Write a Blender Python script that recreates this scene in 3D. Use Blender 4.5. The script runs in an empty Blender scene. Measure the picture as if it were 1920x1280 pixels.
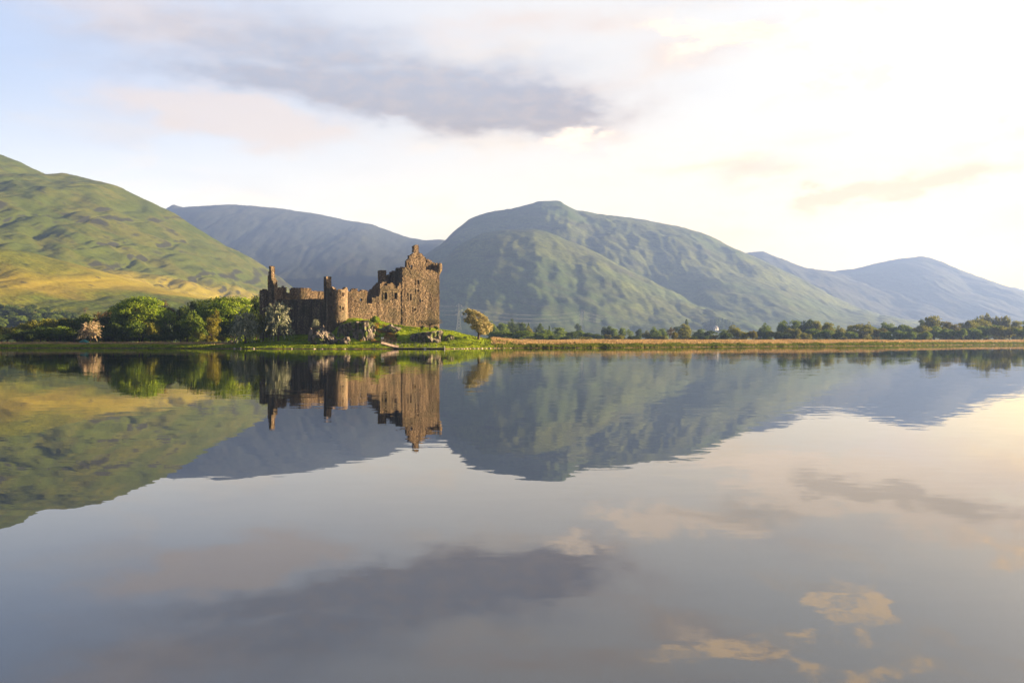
import bpy, bmesh, math, random
import numpy as np
from mathutils import Vector, Matrix
from mathutils import noise as mnoise

R = math.radians
random.seed(7)
C = bpy.context.scene.collection
F_PX, CAM_H = 1493.0, 1.68           # focal length in photo pixels (28 mm lens), eye height

# ------------------------------------------------------------------ camera
scene = bpy.context.scene
cam = bpy.data.cameras.new('camera'); camo = bpy.data.objects.new('camera', cam); C.objects.link(camo)
camo.location = (0, 0, CAM_H); camo.rotation_euler = (R(90), 0, 0)
cam.lens = 28; cam.sensor_width = 36; cam.clip_start = 0.1; cam.clip_end = 60000
scene.camera = camo

# ------------------------------------------------------------------ exposure, cycles
scene.view_settings.view_transform = 'Standard'; scene.view_settings.look = 'None'
scene.view_settings.gamma = 1; scene.view_settings.exposure = 3.1
scene.cycles.max_bounces = 6; scene.cycles.diffuse_bounces = 2; scene.cycles.glossy_bounces = 3
scene.cycles.transmission_bounces = 3; scene.cycles.volume_bounces = 0; scene.cycles.transparent_max_bounces = 4
scene.cycles.use_denoising = True

SUN_AZ, SUN_EL = 80.0, 9.5           # degrees right of straight ahead, above the horizon
SUN = Vector((math.sin(R(SUN_AZ))*math.cos(R(SUN_EL)), math.cos(R(SUN_AZ))*math.cos(R(SUN_EL)), math.sin(R(SUN_EL))))

# ------------------------------------------------------------------ node helper
class G:
    def __init__(s, nt): s.nt = nt
    def node(s, t, **kw):
        n = s.nt.nodes.new(t)
        for k, v in kw.items(): setattr(n, k, v)
        return n
    def put(s, sock, v):
        if hasattr(v, 'links') or isinstance(v, bpy.types.NodeSocket): s.nt.links.new(v, sock)
        else:
            if isinstance(v, (tuple, list)) and len(v) == 3 and sock.type == 'RGBA': v = (*v, 1)
            sock.default_value = v
    def m(s, op, a, b=None, c=None, clamp=False):
        n = s.node('ShaderNodeMath', operation=op, use_clamp=clamp)
        s.put(n.inputs[0], a)
        if b is not None: s.put(n.inputs[1], b)
        if c is not None: s.put(n.inputs[2], c)
        return n.outputs[0]
    def v(s, op, a, b=None, out=0):
        n = s.node('ShaderNodeVectorMath', operation=op)
        s.put(n.inputs[0], a)
        if b is not None:
            if op == 'SCALE': s.put(n.inputs[3], b)
            else: s.put(n.inputs[1], b)
        return n.outputs[out]
    def mix(s, f, a, b, blend='MIX'):
        n = s.node('ShaderNodeMix', data_type='RGBA', blend_type=blend, clamp_factor=True)
        s.put(n.inputs[0], f); s.put(n.inputs[6], a); s.put(n.inputs[7], b)
        return n.outputs[2]
    def smooth(s, x, lo, hi, a=0.0, b=1.0):
        n = s.node('ShaderNodeMapRange', interpolation_type='SMOOTHSTEP')
        s.put(n.inputs[0], x); s.put(n.inputs[1], lo); s.put(n.inputs[2], hi); s.put(n.inputs[3], a); s.put(n.inputs[4], b)
        return n.outputs[0]
    def noise(s, vec, scale, detail=4, rough=.5, dist=0.0, out=0):
        n = s.node('ShaderNodeTexNoise')
        s.put(n.inputs['Vector'], vec); n.inputs['Scale'].default_value = scale
        n.inputs['Detail'].default_value = detail; n.inputs['Roughness'].default_value = rough
        n.inputs['Distortion'].default_value = dist
        return n.outputs[out]
    def comb(s, x, y, z):
        n = s.node('ShaderNodeCombineXYZ')
        for i, q in enumerate((x, y, z)): s.put(n.inputs[i], q)
        return n.outputs[0]
    def sep(s, vec):
        n = s.node('ShaderNodeSeparateXYZ'); s.put(n.inputs[0], vec); return n.outputs
    def obj(s): return s.node('ShaderNodeTexCoord').outputs['Object']
    def pos(s): return s.node('ShaderNodeNewGeometry').outputs['Position']

# ------------------------------------------------------------------ world: evening sky with thin cloud
EXPO = 2 ** scene.view_settings.exposure
BG = 0.1
HAZE = .00018                        # density of the valley air, per metre
def make_world():
    w = bpy.data.worlds.new('World'); scene.world = w; w.use_nodes = True
    nt = w.node_tree; nt.nodes.clear(); g = G(nt)
    sky = g.node('ShaderNodeTexSky', sky_type='NISHITA'); sky.sun_disc = False
    sky.sun_elevation = R(SUN_EL); sky.sun_rotation = R(SUN_AZ); sky.air_density = 1.0; sky.dust_density = 2.0; sky.ozone_density = 2.0
    d = g.node('ShaderNodeTexCoord').outputs['Generated']
    x, y, z = g.sep(d)
    az = g.m('ARCTAN2', x, y); el = g.m('ARCSINE', z)
    # wind-torn edges: the cloud field is warped by two scales of turbulence
    q0 = g.comb(g.m('MULTIPLY', az, 3.0), g.m('MULTIPLY', el, 7.0), 2.0)
    w1 = g.sep(g.noise(q0, 1.5, 5, .6, 0, 1)); w2 = g.sep(g.noise(q0, 6.0, 6, .65, 0, 1))
    waz = g.m('ADD', az, g.m('MULTIPLY_ADD', g.m('SUBTRACT', w1[0], .5), .30, g.m('MULTIPLY', g.m('SUBTRACT', w2[0], .5), .09)))
    wel = g.m('ADD', el, g.m('MULTIPLY_ADD', g.m('SUBTRACT', w1[1], .5), .09, g.m('MULTIPLY', g.m('SUBTRACT', w2[1], .5), .032)))
    # thin veil of high cloud: colour follows the angle from the sun
    c = g.v('DOT_PRODUCT', d, tuple(SUN), out=1)
    def ramp3(stops, fac):
        n = g.node('ShaderNodeValToRGB'); cr = n.color_ramp; cr.interpolation = 'B_SPLINE'
        while len(cr.elements) < len(stops): cr.elements.new(.5)
        for e, (p, col) in zip(cr.elements, stops):
            e.position = p; e.color = (*[q/4 for q in col], 1)
        g.put(n.inputs[0], fac)
        return g.mix(1.0, n.outputs[0], (4, 4, 4), 'MULTIPLY')
    cc = g.m('MULTIPLY_ADD', c, .5, .5)
    high = ramp3([(0, (.06, .08, .14)), (.15, (.16, .21, .33)), (.30, (.55, .66, .92)), (.45, (.70, .75, .89)), (.60, (.95, .90, .87)), (.72, (.98, .93, .88)), (.85, (1.02, .98, .94)), (1, (3.0, 2.4, 1.7))], cc)
    low = ramp3([(0, (.08, .09, .14)), (.15, (.20, .22, .30)), (.30, (.98, .98, 1.02)), (.45, (1.08, 1.0, .94)), (.60, (1.12, .99, .87)), (.72, (1.16, .98, .82)), (.85, (1.24, 1.02, .80)), (1, (3.2, 2.3, 1.3))], cc)
    veil = g.mix(g.smooth(el, R(7), R(18)), low, high)
    up = g.m('MULTIPLY', g.smooth(el, R(24), R(60), 1.0, .22), g.smooth(y, -.3, .3, .28, 1.0))                # the zenith is darker than the sky low down
    veil = g.mix(1.0, veil, g.comb(up, up, up), 'MULTIPLY')
    col = g.mix(.92, g.v('SCALE', sky.outputs[0], BG*EXPO), veil)
    # streaky structure
    p1 = g.comb(g.m('MULTIPLY', az, 2.4), g.m('MULTIPLY', el, 9.0), 0.0)
    n1 = g.noise(p1, 1.6, 8, .55, .4)
    p2 = g.comb(g.m('MULTIPLY_ADD', el, 1.6, g.m('MULTIPLY', az, 3.0)), g.m('MULTIPLY_ADD', az, -1.5, g.m('MULTIPLY', el, 11.0)), 4.0)
    n2 = g.noise(p2, 1.7, 7, .55, .3)
    n3 = g.noise(g.comb(g.m('MULTIPLY', az, 11.0), g.m('MULTIPLY', el, 22.0), 9.0), 2.8, 7, .68, .4)
    def blob(px, py, sx, sy, tilt=0.0):
        a0 = math.atan((px-960)/F_PX); e0 = math.atan((640-py)/F_PX*math.cos(a0))
        sa, se = sx/F_PX*math.cos(a0), sy/F_PX
        da = g.m('SUBTRACT', waz, a0); de = g.m('SUBTRACT', wel, e0)
        ct, st = math.cos(R(tilt)), math.sin(R(tilt))
        ra = g.m('MULTIPLY_ADD', de, st/sa, g.m('MULTIPLY', da, ct/sa))
        re = g.m('MULTIPLY_ADD', da, -st/se, g.m('MULTIPLY', de, ct/se))
        r2 = g.m('MULTIPLY_ADD', ra, ra, g.m('MULTIPLY', re, re))
        return g.m('EXPONENT', g.m('MULTIPLY', r2, -1.0))
    def total(*bl):
        t = bl[0]
        for b in bl[1:]: t = g.m('ADD', t, b)
        return t
    def mask(b, n, k, lo, hi): return g.smooth(g.m('MULTIPLY', b, g.m('MULTIPLY_ADD', g.m('SUBTRACT', n, .5), k, 1.0)), lo, hi)
    ns = lambda n, k: g.m('MULTIPLY', g.m('SUBTRACT', n, .5), k)
    # faint cream streaks over the whole veil
    col = g.mix(g.smooth(n2, .52, .72, 0, .75), col, g.mix(1.0, col, (1.10, 1.0, .90), 'MULTIPLY'))
    col = g.mix(g.smooth(n1, .50, .75, 0, .60), col, g.mix(1.0, col, (.88, .88, .92), 'MULTIPLY'))
    # pale peach wings round the grey cloud
    wing = mask(total(blob(360, 205, 180, 45, -6), blob(1090, 215, 170, 80, 4), blob(520, 245, 200, 30, -5), blob(1000, 40, 220, 26), blob(300, 45, 230, 50), blob(1300, 70, 130, 30, 8)), n2, 2.5, .10, 1.2)
    col = g.mix(g.m('MULTIPLY', wing, .65), col, (.92, .80, .76))
    # grey-blue cloud bank
    grey = mask(total(blob(800, 185, 290, 62, -7), blob(560, 150, 240, 34, 3), blob(930, 222, 190, 40, 0), g.m('MULTIPLY', blob(700, 80, 480, 75, -3), .5), g.m('MULTIPLY', blob(260, 70, 260, 40, 4), .45)), n1, 2.2, .08, 1.15)
    greyc = g.mix(g.smooth(el, R(13.5), R(19)), (.50, .49, .56), (.50, .54, .67))
    greyc = g.mix(g.smooth(n3, .40, .65, 0, .5), greyc, (.66, .60, .62))
    col = g.mix(g.m('MULTIPLY', grey, .88), col, greyc)
    # warm lit clouds low on the right and below the grey one
    warm = mask(total(blob(1035, 276, 80, 18, 4), blob(1350, 312, 160, 26, 3), blob(1560, 350, 200, 34, 9), blob(1750, 330, 160, 28, 9), blob(1800, 410, 240, 44, 5), blob(1905, 262, 70, 26), blob(1290, 65, 90, 22, 12), blob(1480, 400, 250, 36, 4), blob(1250, 300, 130, 18, 3)), n3, 3.5, .15, 1.1)
    col = g.mix(g.m('MULTIPLY', warm, .9), col, (1.42, 1.18, .98))
    shade = mask(total(blob(1700, 345, 150, 14, 11), blob(1560, 372, 90, 12, 10), blob(1480, 330, 130, 20, 6), blob(1330, 318, 130, 16, 2), blob(1650, 352, 150, 22, 10)), n2, 2.5, .05, 1.5)
    col = g.mix(g.m('MULTIPLY', shade, .6), col, (.88, .77, .68))
    puffs = mask(total(blob(1615, 168, 46, 30), blob(1570, 118, 40, 36, 30), blob(1640, 140, 18, 18), blob(1452, 112, 30, 12), blob(1905, 258, 66, 30), blob(1510, 25, 60, 20), blob(1640, 18, 40, 24), blob(1310, 60, 100, 24, -14), blob(1360, 45, 60, 16, -10)), n3, 5.5, .15, 1.5)
    col = g.mix(g.m('MULTIPLY', puffs, .75), col, (1.9, 1.4, .92))
    # the colours above are as seen through the valley air; undo that air (see the haze box) to get the sky behind it
    path = g.m('MINIMUM', 7000.0, g.m('DIVIDE', 955.0, g.m('MAXIMUM', z, .02)))
    T = g.m('EXPONENT', g.m('MULTIPLY', path, -HAZE))
    T = g.m('ADD', 1.0, g.m('MULTIPLY', g.m('SUBTRACT', T, 1.0), g.smooth(y, .05, .5)))
    T = g.m('MAXIMUM', T, .22)
    H = ramp3([(0, (0.05, 0.07, 0.13)), (0.15, (0.09, 0.13, 0.28)), (0.3, (0.411, 0.49, 0.668)), (0.45, (0.449, 0.53, 0.725)), (0.6, (0.568, 0.669, 0.89)), (0.72, (0.718, 0.82, 1.032)), (0.85, (0.749, 0.923, 1.26)), (1, (2, 2, 2))], cc)
    col = g.v('SUBTRACT', col, g.v('SCALE', H, g.m('SUBTRACT', 1.0, T)))
    col = g.v('MAXIMUM', col, (.02, .02, .02))
    col = g.v('SCALE', col, g.m('DIVIDE', 1.0, T))
    bg = g.node('ShaderNodeBackground'); bg.inputs['Strength'].default_value = BG
    g.put(bg.inputs['Color'], g.v('SCALE', col, 1/(BG*EXPO)))
    out = g.node('ShaderNodeOutputWorld'); nt.links.new(bg.outputs[0], out.inputs[0])
    w.cycles.sampling_method = 'MANUAL'; w.cycles.sample_map_resolution = 512
make_world()

sunl = bpy.data.lights.new('sun', 'SUN'); suno = bpy.data.objects.new('sun', sunl); C.objects.link(suno)
sunl.energy = 5.0; sunl.angle = R(.5); sunl.color = (1.0, .71, .40)
suno.rotation_euler = (-SUN).to_track_quat('-Z', 'Y').to_euler()
suno.location = (300, 100, 200)

# ------------------------------------------------------------------ object helpers
def tag(o, label=None, cat=None, group=None, kind=None):
    if label: o['label'] = label
    if cat: o['category'] = cat
    if group: o['group'] = group
    if kind: o['kind'] = kind
    return o
def mesh_obj(name, verts, faces, mat, parent=None, smooth=False):
    me = bpy.data.meshes.new(name); me.from_pydata([tuple(v) for v in verts], [], [tuple(f) for f in faces]); me.update()
    if smooth: me.polygons.foreach_set('use_smooth', [True]*len(me.polygons))
    me.materials.append(mat)
    o = bpy.data.objects.new(name, me); C.objects.link(o)
    if parent: o.parent = parent
    return o
def fast_mesh(name, V, Q, mat, parent=None, smooth=False):
    """V (n,3) array, Q (m,4) or (m,3) int array"""
    V = np.asarray(V, dtype=np.float32); Q = np.asarray(Q, dtype=np.int32)
    me = bpy.data.meshes.new(name); k = Q.shape[1]
    me.vertices.add(len(V)); me.vertices.foreach_set('co', V.ravel())
    me.loops.add(Q.size); me.loops.foreach_set('vertex_index', Q.ravel())
    me.polygons.add(len(Q)); me.polygons.foreach_set('loop_start', np.arange(0, Q.size, k, dtype=np.int32))
    me.polygons.foreach_set('use_smooth', np.full(len(Q), smooth))
    me.update(calc_edges=True); me.validate()
    me.materials.append(mat)
    o = bpy.data.objects.new(name, me); C.objects.link(o)
    if parent: o.parent = parent
    return o
def empty(name, loc=(0, 0, 0), rz=0):
    o = bpy.data.objects.new(name, None); C.objects.link(o); o.location = loc; o.rotation_euler = (0, 0, rz); o.empty_display_size = .2
    return o
class MB:
    def __init__(s): s.v = []; s.f = []
    def box(s, c, size, rz=0, rx=0, ry=0):
        M = Matrix.Translation(c) @ Matrix.Rotation(rz, 4, 'Z') @ Matrix.Rotation(ry, 4, 'Y') @ Matrix.Rotation(rx, 4, 'X')
        b = len(s.v)
        for sx in (-.5, .5):
            for sy in (-.5, .5):
                for sz in (-.5, .5): s.v.append(M @ Vector((sx*size[0], sy*size[1], sz*size[2])))
        s.f += [(b+i for i in q) for q in ((0, 1, 3, 2), (4, 6, 7, 5), (0, 4, 5, 1), (2, 3, 7, 6), (0, 2, 6, 4), (1, 5, 7, 3))]
        s.f = [tuple(q) for q in s.f]
    def tube(s, pts, rad, n=6, caps=True):
        pts = [Vector(p) for p in pts]; rad = rad if isinstance(rad, (list, tuple)) else [rad]*len(pts)
        b = len(s.v)
        for i, p in enumerate(pts):
            t = (pts[min(i+1, len(pts)-1)]-pts[max(i-1, 0)]).normalized()
            a = t.orthogonal().normalized() if abs(t.z) > .9 else t.cross(Vector((0, 0, 1))).normalized()
            bb = t.cross(a)
            for k in range(n):
                q = 2*math.pi*k/n; s.v.append(p+(a*math.cos(q)+bb*math.sin(q))*rad[i])
        for i in range(len(pts)-1):
            for k in range(n):
                s.f.append((b+i*n+k, b+i*n+(k+1) % n, b+(i+1)*n+(k+1) % n, b+(i+1)*n+k))
        if caps:
            s.f.append(tuple(b+k for k in range(n))[::-1]); s.f.append(tuple(b+(len(pts)-1)*n+k for k in range(n)))
    def build(s, name, mat, parent=None, smooth=False): return mesh_obj(name, s.v, s.f, mat, parent, smooth)
def P(px, py, D):
    return Vector(((px-960)/F_PX*D, D, CAM_H+(640-py)/F_PX*D))

# ------------------------------------------------------------------ numpy noise
_rng = np.random.RandomState(3); _perm = _rng.permutation(256); _perm = np.concatenate([_perm, _perm, _perm])
_ga = _rng.rand(256)*2*np.pi; _gx, _gy = np.cos(_ga), np.sin(_ga)
def gnoise(x, y):
    x = np.asarray(x, float); y = np.asarray(y, float)
    xi = np.floor(x).astype(int); yi = np.floor(y).astype(int); xf = x-xi; yf = y-yi
    u = xf**3*(xf*(xf*6-15)+10); v = yf**3*(yf*(yf*6-15)+10)
    def gr(ix, iy, fx, fy):
        h = _perm[_perm[ix & 255]+(iy & 255)]; return _gx[h]*fx+_gy[h]*fy
    a = gr(xi, yi, xf, yf); b = gr(xi+1, yi, xf-1, yf); c = gr(xi, yi+1, xf, yf-1); d = gr(xi+1, yi+1, xf-1, yf-1)
    return (a*(1-u)+b*u)*(1-v)+(c*(1-u)+d*u)*v*1.0
def fbm(x, y, o=5, gain=.5, ridged=False):
    t = 0; a = 1; f = 1; n = 0
    for i in range(o):
        q = gnoise(x*f+i*17.3, y*f-i*9.1)
        t = t+a*((1-2*np.abs(q))-.6 if ridged else q*1.4); n += a; a *= gain; f *= 2.03
    return t/n
def sstep(t): t = np.clip(t, 0, 1); return t*t*(3-2*t)

# ------------------------------------------------------------------ materials
def new_mat(name):
    m = bpy.data.materials.new(name); m.use_nodes = True; nt = m.node_tree; nt.nodes.clear()
    g = G(nt); out = g.node('ShaderNodeOutputMaterial')
    return m, g, out
def principled(g, out, col, rough=.9, bump=None, bstr=.5, bdist=.1, spec=.2, metal=0):
    b = g.node('ShaderNodeBsdfPrincipled'); g.put(b.inputs['Base Color'], col); g.put(b.inputs['Roughness'], rough)
    b.inputs['Specular IOR Level'].default_value = spec; b.inputs['Metallic'].default_value = metal
    if bump is not None:
        n = g.node('ShaderNodeBump'); n.inputs['Strength'].default_value = bstr; n.inputs['Distance'].default_value = bdist
        g.put(n.inputs['Height'], bump); g.nt.links.new(n.outputs[0], b.inputs['Normal'])
    g.nt.links.new(b.outputs[0], out.inputs[0]); return b
def plain(name, col, rough=.8, var=.25, scale=3.0, metal=0, spec=.3):
    m, g, out = new_mat(name)
    n = g.noise(g.obj(), scale, 5, .6)
    c = g.mix(n, tuple(q*(1-var) for q in col), tuple(q*(1+var) for q in col))
    principled(g, out, c, rough, n, .3, .02, spec, metal); return m

def stone_mat(name, dark, mid, pale, scale=5.2):
    m, g, out = new_mat(name)
    p = g.pos()
    w = g.v('ADD', p, g.v('SCALE', g.noise(p, .9, 3, .5, out=1), .5))
    vo = g.node('ShaderNodeTexVoronoi'); vo.inputs['Scale'].default_value = scale
    g.put(vo.inputs['Vector'], g.v('MULTIPLY', w, (1, 1, 1.55)))
    cell = g.sep(vo.outputs['Color'])[0]
    big = g.noise(p, .22, 5, .6)
    stain = g.noise(g.v('MULTIPLY', p, (1, 1, .12)), .8, 5, .6)
    fine = g.noise(p, 5.0, 4, .6)
    c = g.mix(g.smooth(cell, .15, .6), dark, mid)
    c = g.mix(g.smooth(cell, .88, .97, 0, .7), c, pale)
    c = g.mix(g.smooth(vo.outputs['Distance'], .38, .62, 0, .45), c, tuple(q*.35 for q in dark))
    c = g.mix(g.smooth(stain, .46, .62, 0, .70), c, tuple(q*.55 for q in dark))
    c = g.mix(g.smooth(big, .50, .62, 0, .6), c, (dark[0]*.9, dark[1]*1.05, dark[2]*.9))
    c = g.mix(g.smooth(fine, .62, .72, 0, .6), c, pale)
    h = g.m('MULTIPLY_ADD', vo.outputs['Distance'], -1.0, g.m('MULTIPLY', fine, .5))
    principled(g, out, c, .95, h, .9, .12, .1); return m
M_STONE = stone_mat('rubble_masonry', (.082, .062, .044), (.300, .218, .136), (.48, .39, .28))
M_TOWER = stone_mat('tower_masonry', (.125, .095, .066), (.30, .218, .138), (.44, .35, .25), 4.0)
M_QUOIN = stone_mat('dressed_stone', (.16, .12, .08), (.28, .21, .14), (.42, .35, .26), 1.4)
def rock_mat():
    m, g, out = new_mat('schist_rock'); p = g.pos()
    q = g.v('MULTIPLY', g.v('ADD', p, g.v('SCALE', g.noise(p, .8, 3, out=1), .6)), (1.0, .8, .45))
    n = g.noise(q, 1.6, 8, .65); n2 = g.noise(p, 3.5, 5, .6); n3 = g.noise(p, .7, 3)
    c = g.mix(g.smooth(n, .35, .65), (.04, .037, .036), (.24, .205, .17))
    c = g.mix(g.smooth(n2, .62, .74, 0, .6), c, (.30, .27, .23))
    c = g.mix(g.smooth(n3, .52, .62, 0, .75), c, (.085, .13, .015))
    principled(g, out, c, .95, n, 1.0, .25, .1); return m
M_ROCK = rock_mat()
M_SLAB = stone_mat('grey_slab', (.17, .14, .115), (.24, .20, .165), (.30, .26, .22), .6)
M_PEB = plain('pale_stone', (.36, .30, .24), .9, .4, 2.0)
M_BARK = plain('bark', (.075, .055, .04), .95, .4, 4.0)

def leaf_mat(name, a, b, c, trans=.35):
    m, g, out = new_mat(name)
    oi = g.node('ShaderNodeObjectInfo').outputs
    gi = g.node('ShaderNodeNewGeometry').outputs
    n = g.noise(g.obj(), 5.0, 4, .6)
    col = g.mix(g.smooth(n, .38, .62), a, b)
    col = g.mix(g.smooth(gi['Random Per Island'], .55, 1.0, 0, .8), col, c)
    col = g.mix(g.m('MULTIPLY', oi['Random'], .22), col, g.mix(1.0, col, (.62, .68, .70), 'MULTIPLY'))
    b1 = g.node('ShaderNodeBsdfDiffuse'); g.put(b1.inputs[0], col)
    b2 = g.node('ShaderNodeBsdfTranslucent'); g.put(b2.inputs[0], col)
    mx = g.node('ShaderNodeMixShader'); mx.inputs[0].default_value = trans
    g.nt.links.new(b1.outputs[0], mx.inputs[1]); g.nt.links.new(b2.outputs[0], mx.inputs[2]); g.nt.links.new(mx.outputs[0], out.inputs[0])
    return m
TONES = {
 'lime':  leaf_mat('lime_leaves', (.11, .19, .012), (.19, .265, .018), (.27, .33, .04)),
 'green': leaf_mat('green_leaves', (.08, .14, .018), (.15, .21, .03), (.22, .27, .045)),
 'dark':  leaf_mat('dark_leaves', (.034, .062, .014), (.070, .105, .022), (.12, .15, .03)),
 'olive': leaf_mat('olive_leaves', (.11, .13, .018), (.20, .21, .03), (.29, .275, .05)),
 'gold':  leaf_mat('golden_leaves', (.105, .105, .012), (.18, .165, .02), (.26, .23, .05)),
 'brown': leaf_mat('bronze_leaves', (.06, .045, .02), (.12, .085, .035), (.17, .125, .05)),
 'blossom': leaf_mat('hawthorn_blossom', (.12, .15, .07), (.32, .34, .24), (.55, .54, .43), .25),
 'cream': leaf_mat('cream_blossom', (.16, .16, .05), (.40, .33, .14), (.68, .60, .36), .3),
 'pink':  leaf_mat('pink_blossom', (.16, .15, .05), (.58, .44, .29), (.84, .70, .54), .3),
 'grey':  leaf_mat('twiggy_grey', (.10, .09, .06), (.17, .15, .10), (.24, .20, .14), .2),
}
def grass_mat(name, a, b, c):
    m, g, out = new_mat(name)
    p = g.pos(); n = g.noise(p, .35, 5, .6); r = g.node('ShaderNodeNewGeometry').outputs['Random Per Island']
    col = g.mix(g.smooth(n, .4, .6), a, b); col = g.mix(g.smooth(r, .5, 1, 0, .8), col, c)
    b1 = g.node('ShaderNodeBsdfDiffuse'); g.put(b1.inputs[0], col)
    b2 = g.node('ShaderNodeBsdfTranslucent'); g.put(b2.inputs[0], col)
    mx = g.node('ShaderNodeMixShader'); mx.inputs[0].default_value = .35
    g.nt.links.new(b1.outputs[0], mx.inputs[1]); g.nt.links.new(b2.outputs[0], mx.inputs[2]); g.nt.links.new(mx.outputs[0], out.inputs[0])
    return m
M_GRASS = grass_mat('shore_grass', (.09, .16, .008), (.21, .28, .012), (.33, .35, .03))
M_REED = grass_mat('dry_reeds', (.25, .18, .085), (.37, .26, .135), (.46, .35, .19))
M_SEDGE = grass_mat('bank_sedge', (.055, .090, .012), (.115, .150, .018), (.20, .20, .035))
M_RUSH = grass_mat('dark_rushes', (.03, .05, .010), (.06, .09, .015), (.11, .14, .03))
M_BRACKEN = grass_mat('old_bracken', (.20, .11, .03), (.28, .17, .05), (.15, .20, .02))

def hill_mat(name, g1, g2, g3, rock, rock_amt=.5, sc=1.0):
    m, g, out = new_mat(name)
    p = g.pos(); nrm = g.node('ShaderNodeNewGeometry').outputs['Normal']
    X_, Y_, Z_ = g.sep(p); ps = g.comb(g.m('MULTIPLY_ADD', Z_, -.12, g.m('MULTIPLY', X_, .45)), g.m('MULTIPLY', Y_, .55), g.m('MULTIPLY_ADD', X_, .55, g.m('MULTIPLY', Z_, 1.5)))
    n1 = g.noise(ps, .0035*sc, 8, .6); n2 = g.noise(ps, .015*sc, 8, .65, .5); n3 = g.noise(ps, .06*sc, 6, .65)
    c = g.mix(g.smooth(n1, .40, .60), g1, g2)
    c = g.mix(g.smooth(n2, .46, .66, 0, .8), c, g3)
    c = g.mix(g.smooth(n3, .45, .70, 0, .75), c, tuple(q*.5 for q in g1))
    n4 = g.noise(ps, .28*sc, 4, .7)
    c = g.mix(1.0, c, g.mix(g.smooth(n4, .32, .68), (.55, .55, .58), (1.35, 1.32, 1.2)), 'MULTIPLY')
    steep = g.sep(nrm)[2]
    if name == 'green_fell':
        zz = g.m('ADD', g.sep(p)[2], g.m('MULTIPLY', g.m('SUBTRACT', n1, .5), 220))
        c = g.mix(g.smooth(zz, 60, 150, 0, .75), c, g.mix(g.smooth(n2, .45, .6), (.052, .074, .010), (.102, .112, .016)))  # upper slope: cloud shade put into the colour as darker heather tones
        c = g.mix(g.smooth(zz, 30, 60, 0, g.smooth(zz, 75, 110, .5, 0)), c, (.34, .26, .028))  # low golden band: dry grass colour that also paints in a strip of sunlight
    rk = g.m('ADD', g.m('MULTIPLY', g.m('SUBTRACT', 1.0, steep), 1.3), g.m('SUBTRACT', n2, .62))
    c = g.mix(g.smooth(rk, .14, .30, 0, rock_amt), c, rock)
    c = g.mix(g.smooth(n3, .60, .68, 0, rock_amt*.8), c, rock)
    principled(g, out, c, 1.0, g.m('ADD', n2, g.m('MULTIPLY', n3, .6)), .50 if sc > 1 else .12, 8/sc, .05); return m
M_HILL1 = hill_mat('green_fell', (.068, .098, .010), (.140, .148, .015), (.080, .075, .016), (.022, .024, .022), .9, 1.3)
M_HILL2 = hill_mat('moor_slope', (.046, .078, .022), (.086, .108, .030), (.055, .064, .026), (.038, .038, .036), .6, .8)
M_HILL3 = hill_mat('far_fell', (.035, .045, .035), (.048, .056, .040), (.04, .043, .036), (.036, .036, .036), .5, .6)

def ground_mat():
    m, g, out = new_mat('meadow')
    p = g.pos(); x, y, z = g.sep(p)
    n1 = g.noise(p, .12, 6, .6); n2 = g.noise(p, .8, 6, .65); n3 = g.noise(p, .02, 5, .6)
    c = g.mix(g.smooth(n1, .38, .62), (.10, .165, .008), (.21, .29, .012))
    c = g.mix(g.smooth(n2, .5, .7, 0, .7), c, (.32, .33, .02))
    c = g.mix(g.smooth(n2, .60, .75, 0, .5), c, (.03, .045, .010))
    c = g.mix(g.smooth(g.m('ADD', x, g.m('MULTIPLY', n1, 30)), 8, 40, 0, .65), c, g.mix(n2, (.05, .075, .012), (.15, .15, .03)))
    far = g.smooth(y, 330, 700)
    c = g.mix(far, c, g.mix(g.smooth(n3, .4, .62), (.06, .10, .025), (.16, .19, .05)))
    c = g.mix(g.smooth(g.m('ADD', z, g.m('MULTIPLY', n2, .2)), .20, .34, 1, 0), c, (.17, .115, .065))
    principled(g, out, c, 1.0, n2, .7, .25, .05); return m
M_GROUND = ground_mat()

def water_mat():
    m, g, out = new_mat('loch_water')
    p = g.pos()
    a = g.noise(g.v('MULTIPLY', p, (.55, 1.0, 1.0)), 1.4, 4, .55, .3, out=1)
    b = g.noise(g.v('MULTIPLY', p, (.35, 1.0, 1.0)), 6.0, 3, .5, .2, out=1)
    calm = g.smooth(g.noise(g.v('MULTIPLY', p, (.4, 1, 1)), .035, 4, .6), .38, .62, .25, 1.5)
    s = g.v('ADD', g.v('SCALE', g.v('SUBTRACT', a, (.5, .5, .5)), .015), g.v('SCALE', g.v('SUBTRACT', b, (.5, .5, .5)), .028))
    s = g.v('MULTIPLY', s, (.5, 1.0, 0.0)); s = g.v('SCALE', s, calm)
    n = g.v('NORMALIZE', g.v('ADD', s, (0, 0, 1)))
    bs = g.node('ShaderNodeBsdfPrincipled')
    bs.inputs['Base Color'].default_value = (.006, .009, .016, 1); bs.inputs['Roughness'].default_value = .0
    bs.inputs['IOR'].default_value = 1.92
    g.nt.links.new(n, bs.inputs['Normal']); g.nt.links.new(bs.outputs[0], out.inputs[0]); return m
M_WATER = water_mat()

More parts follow.
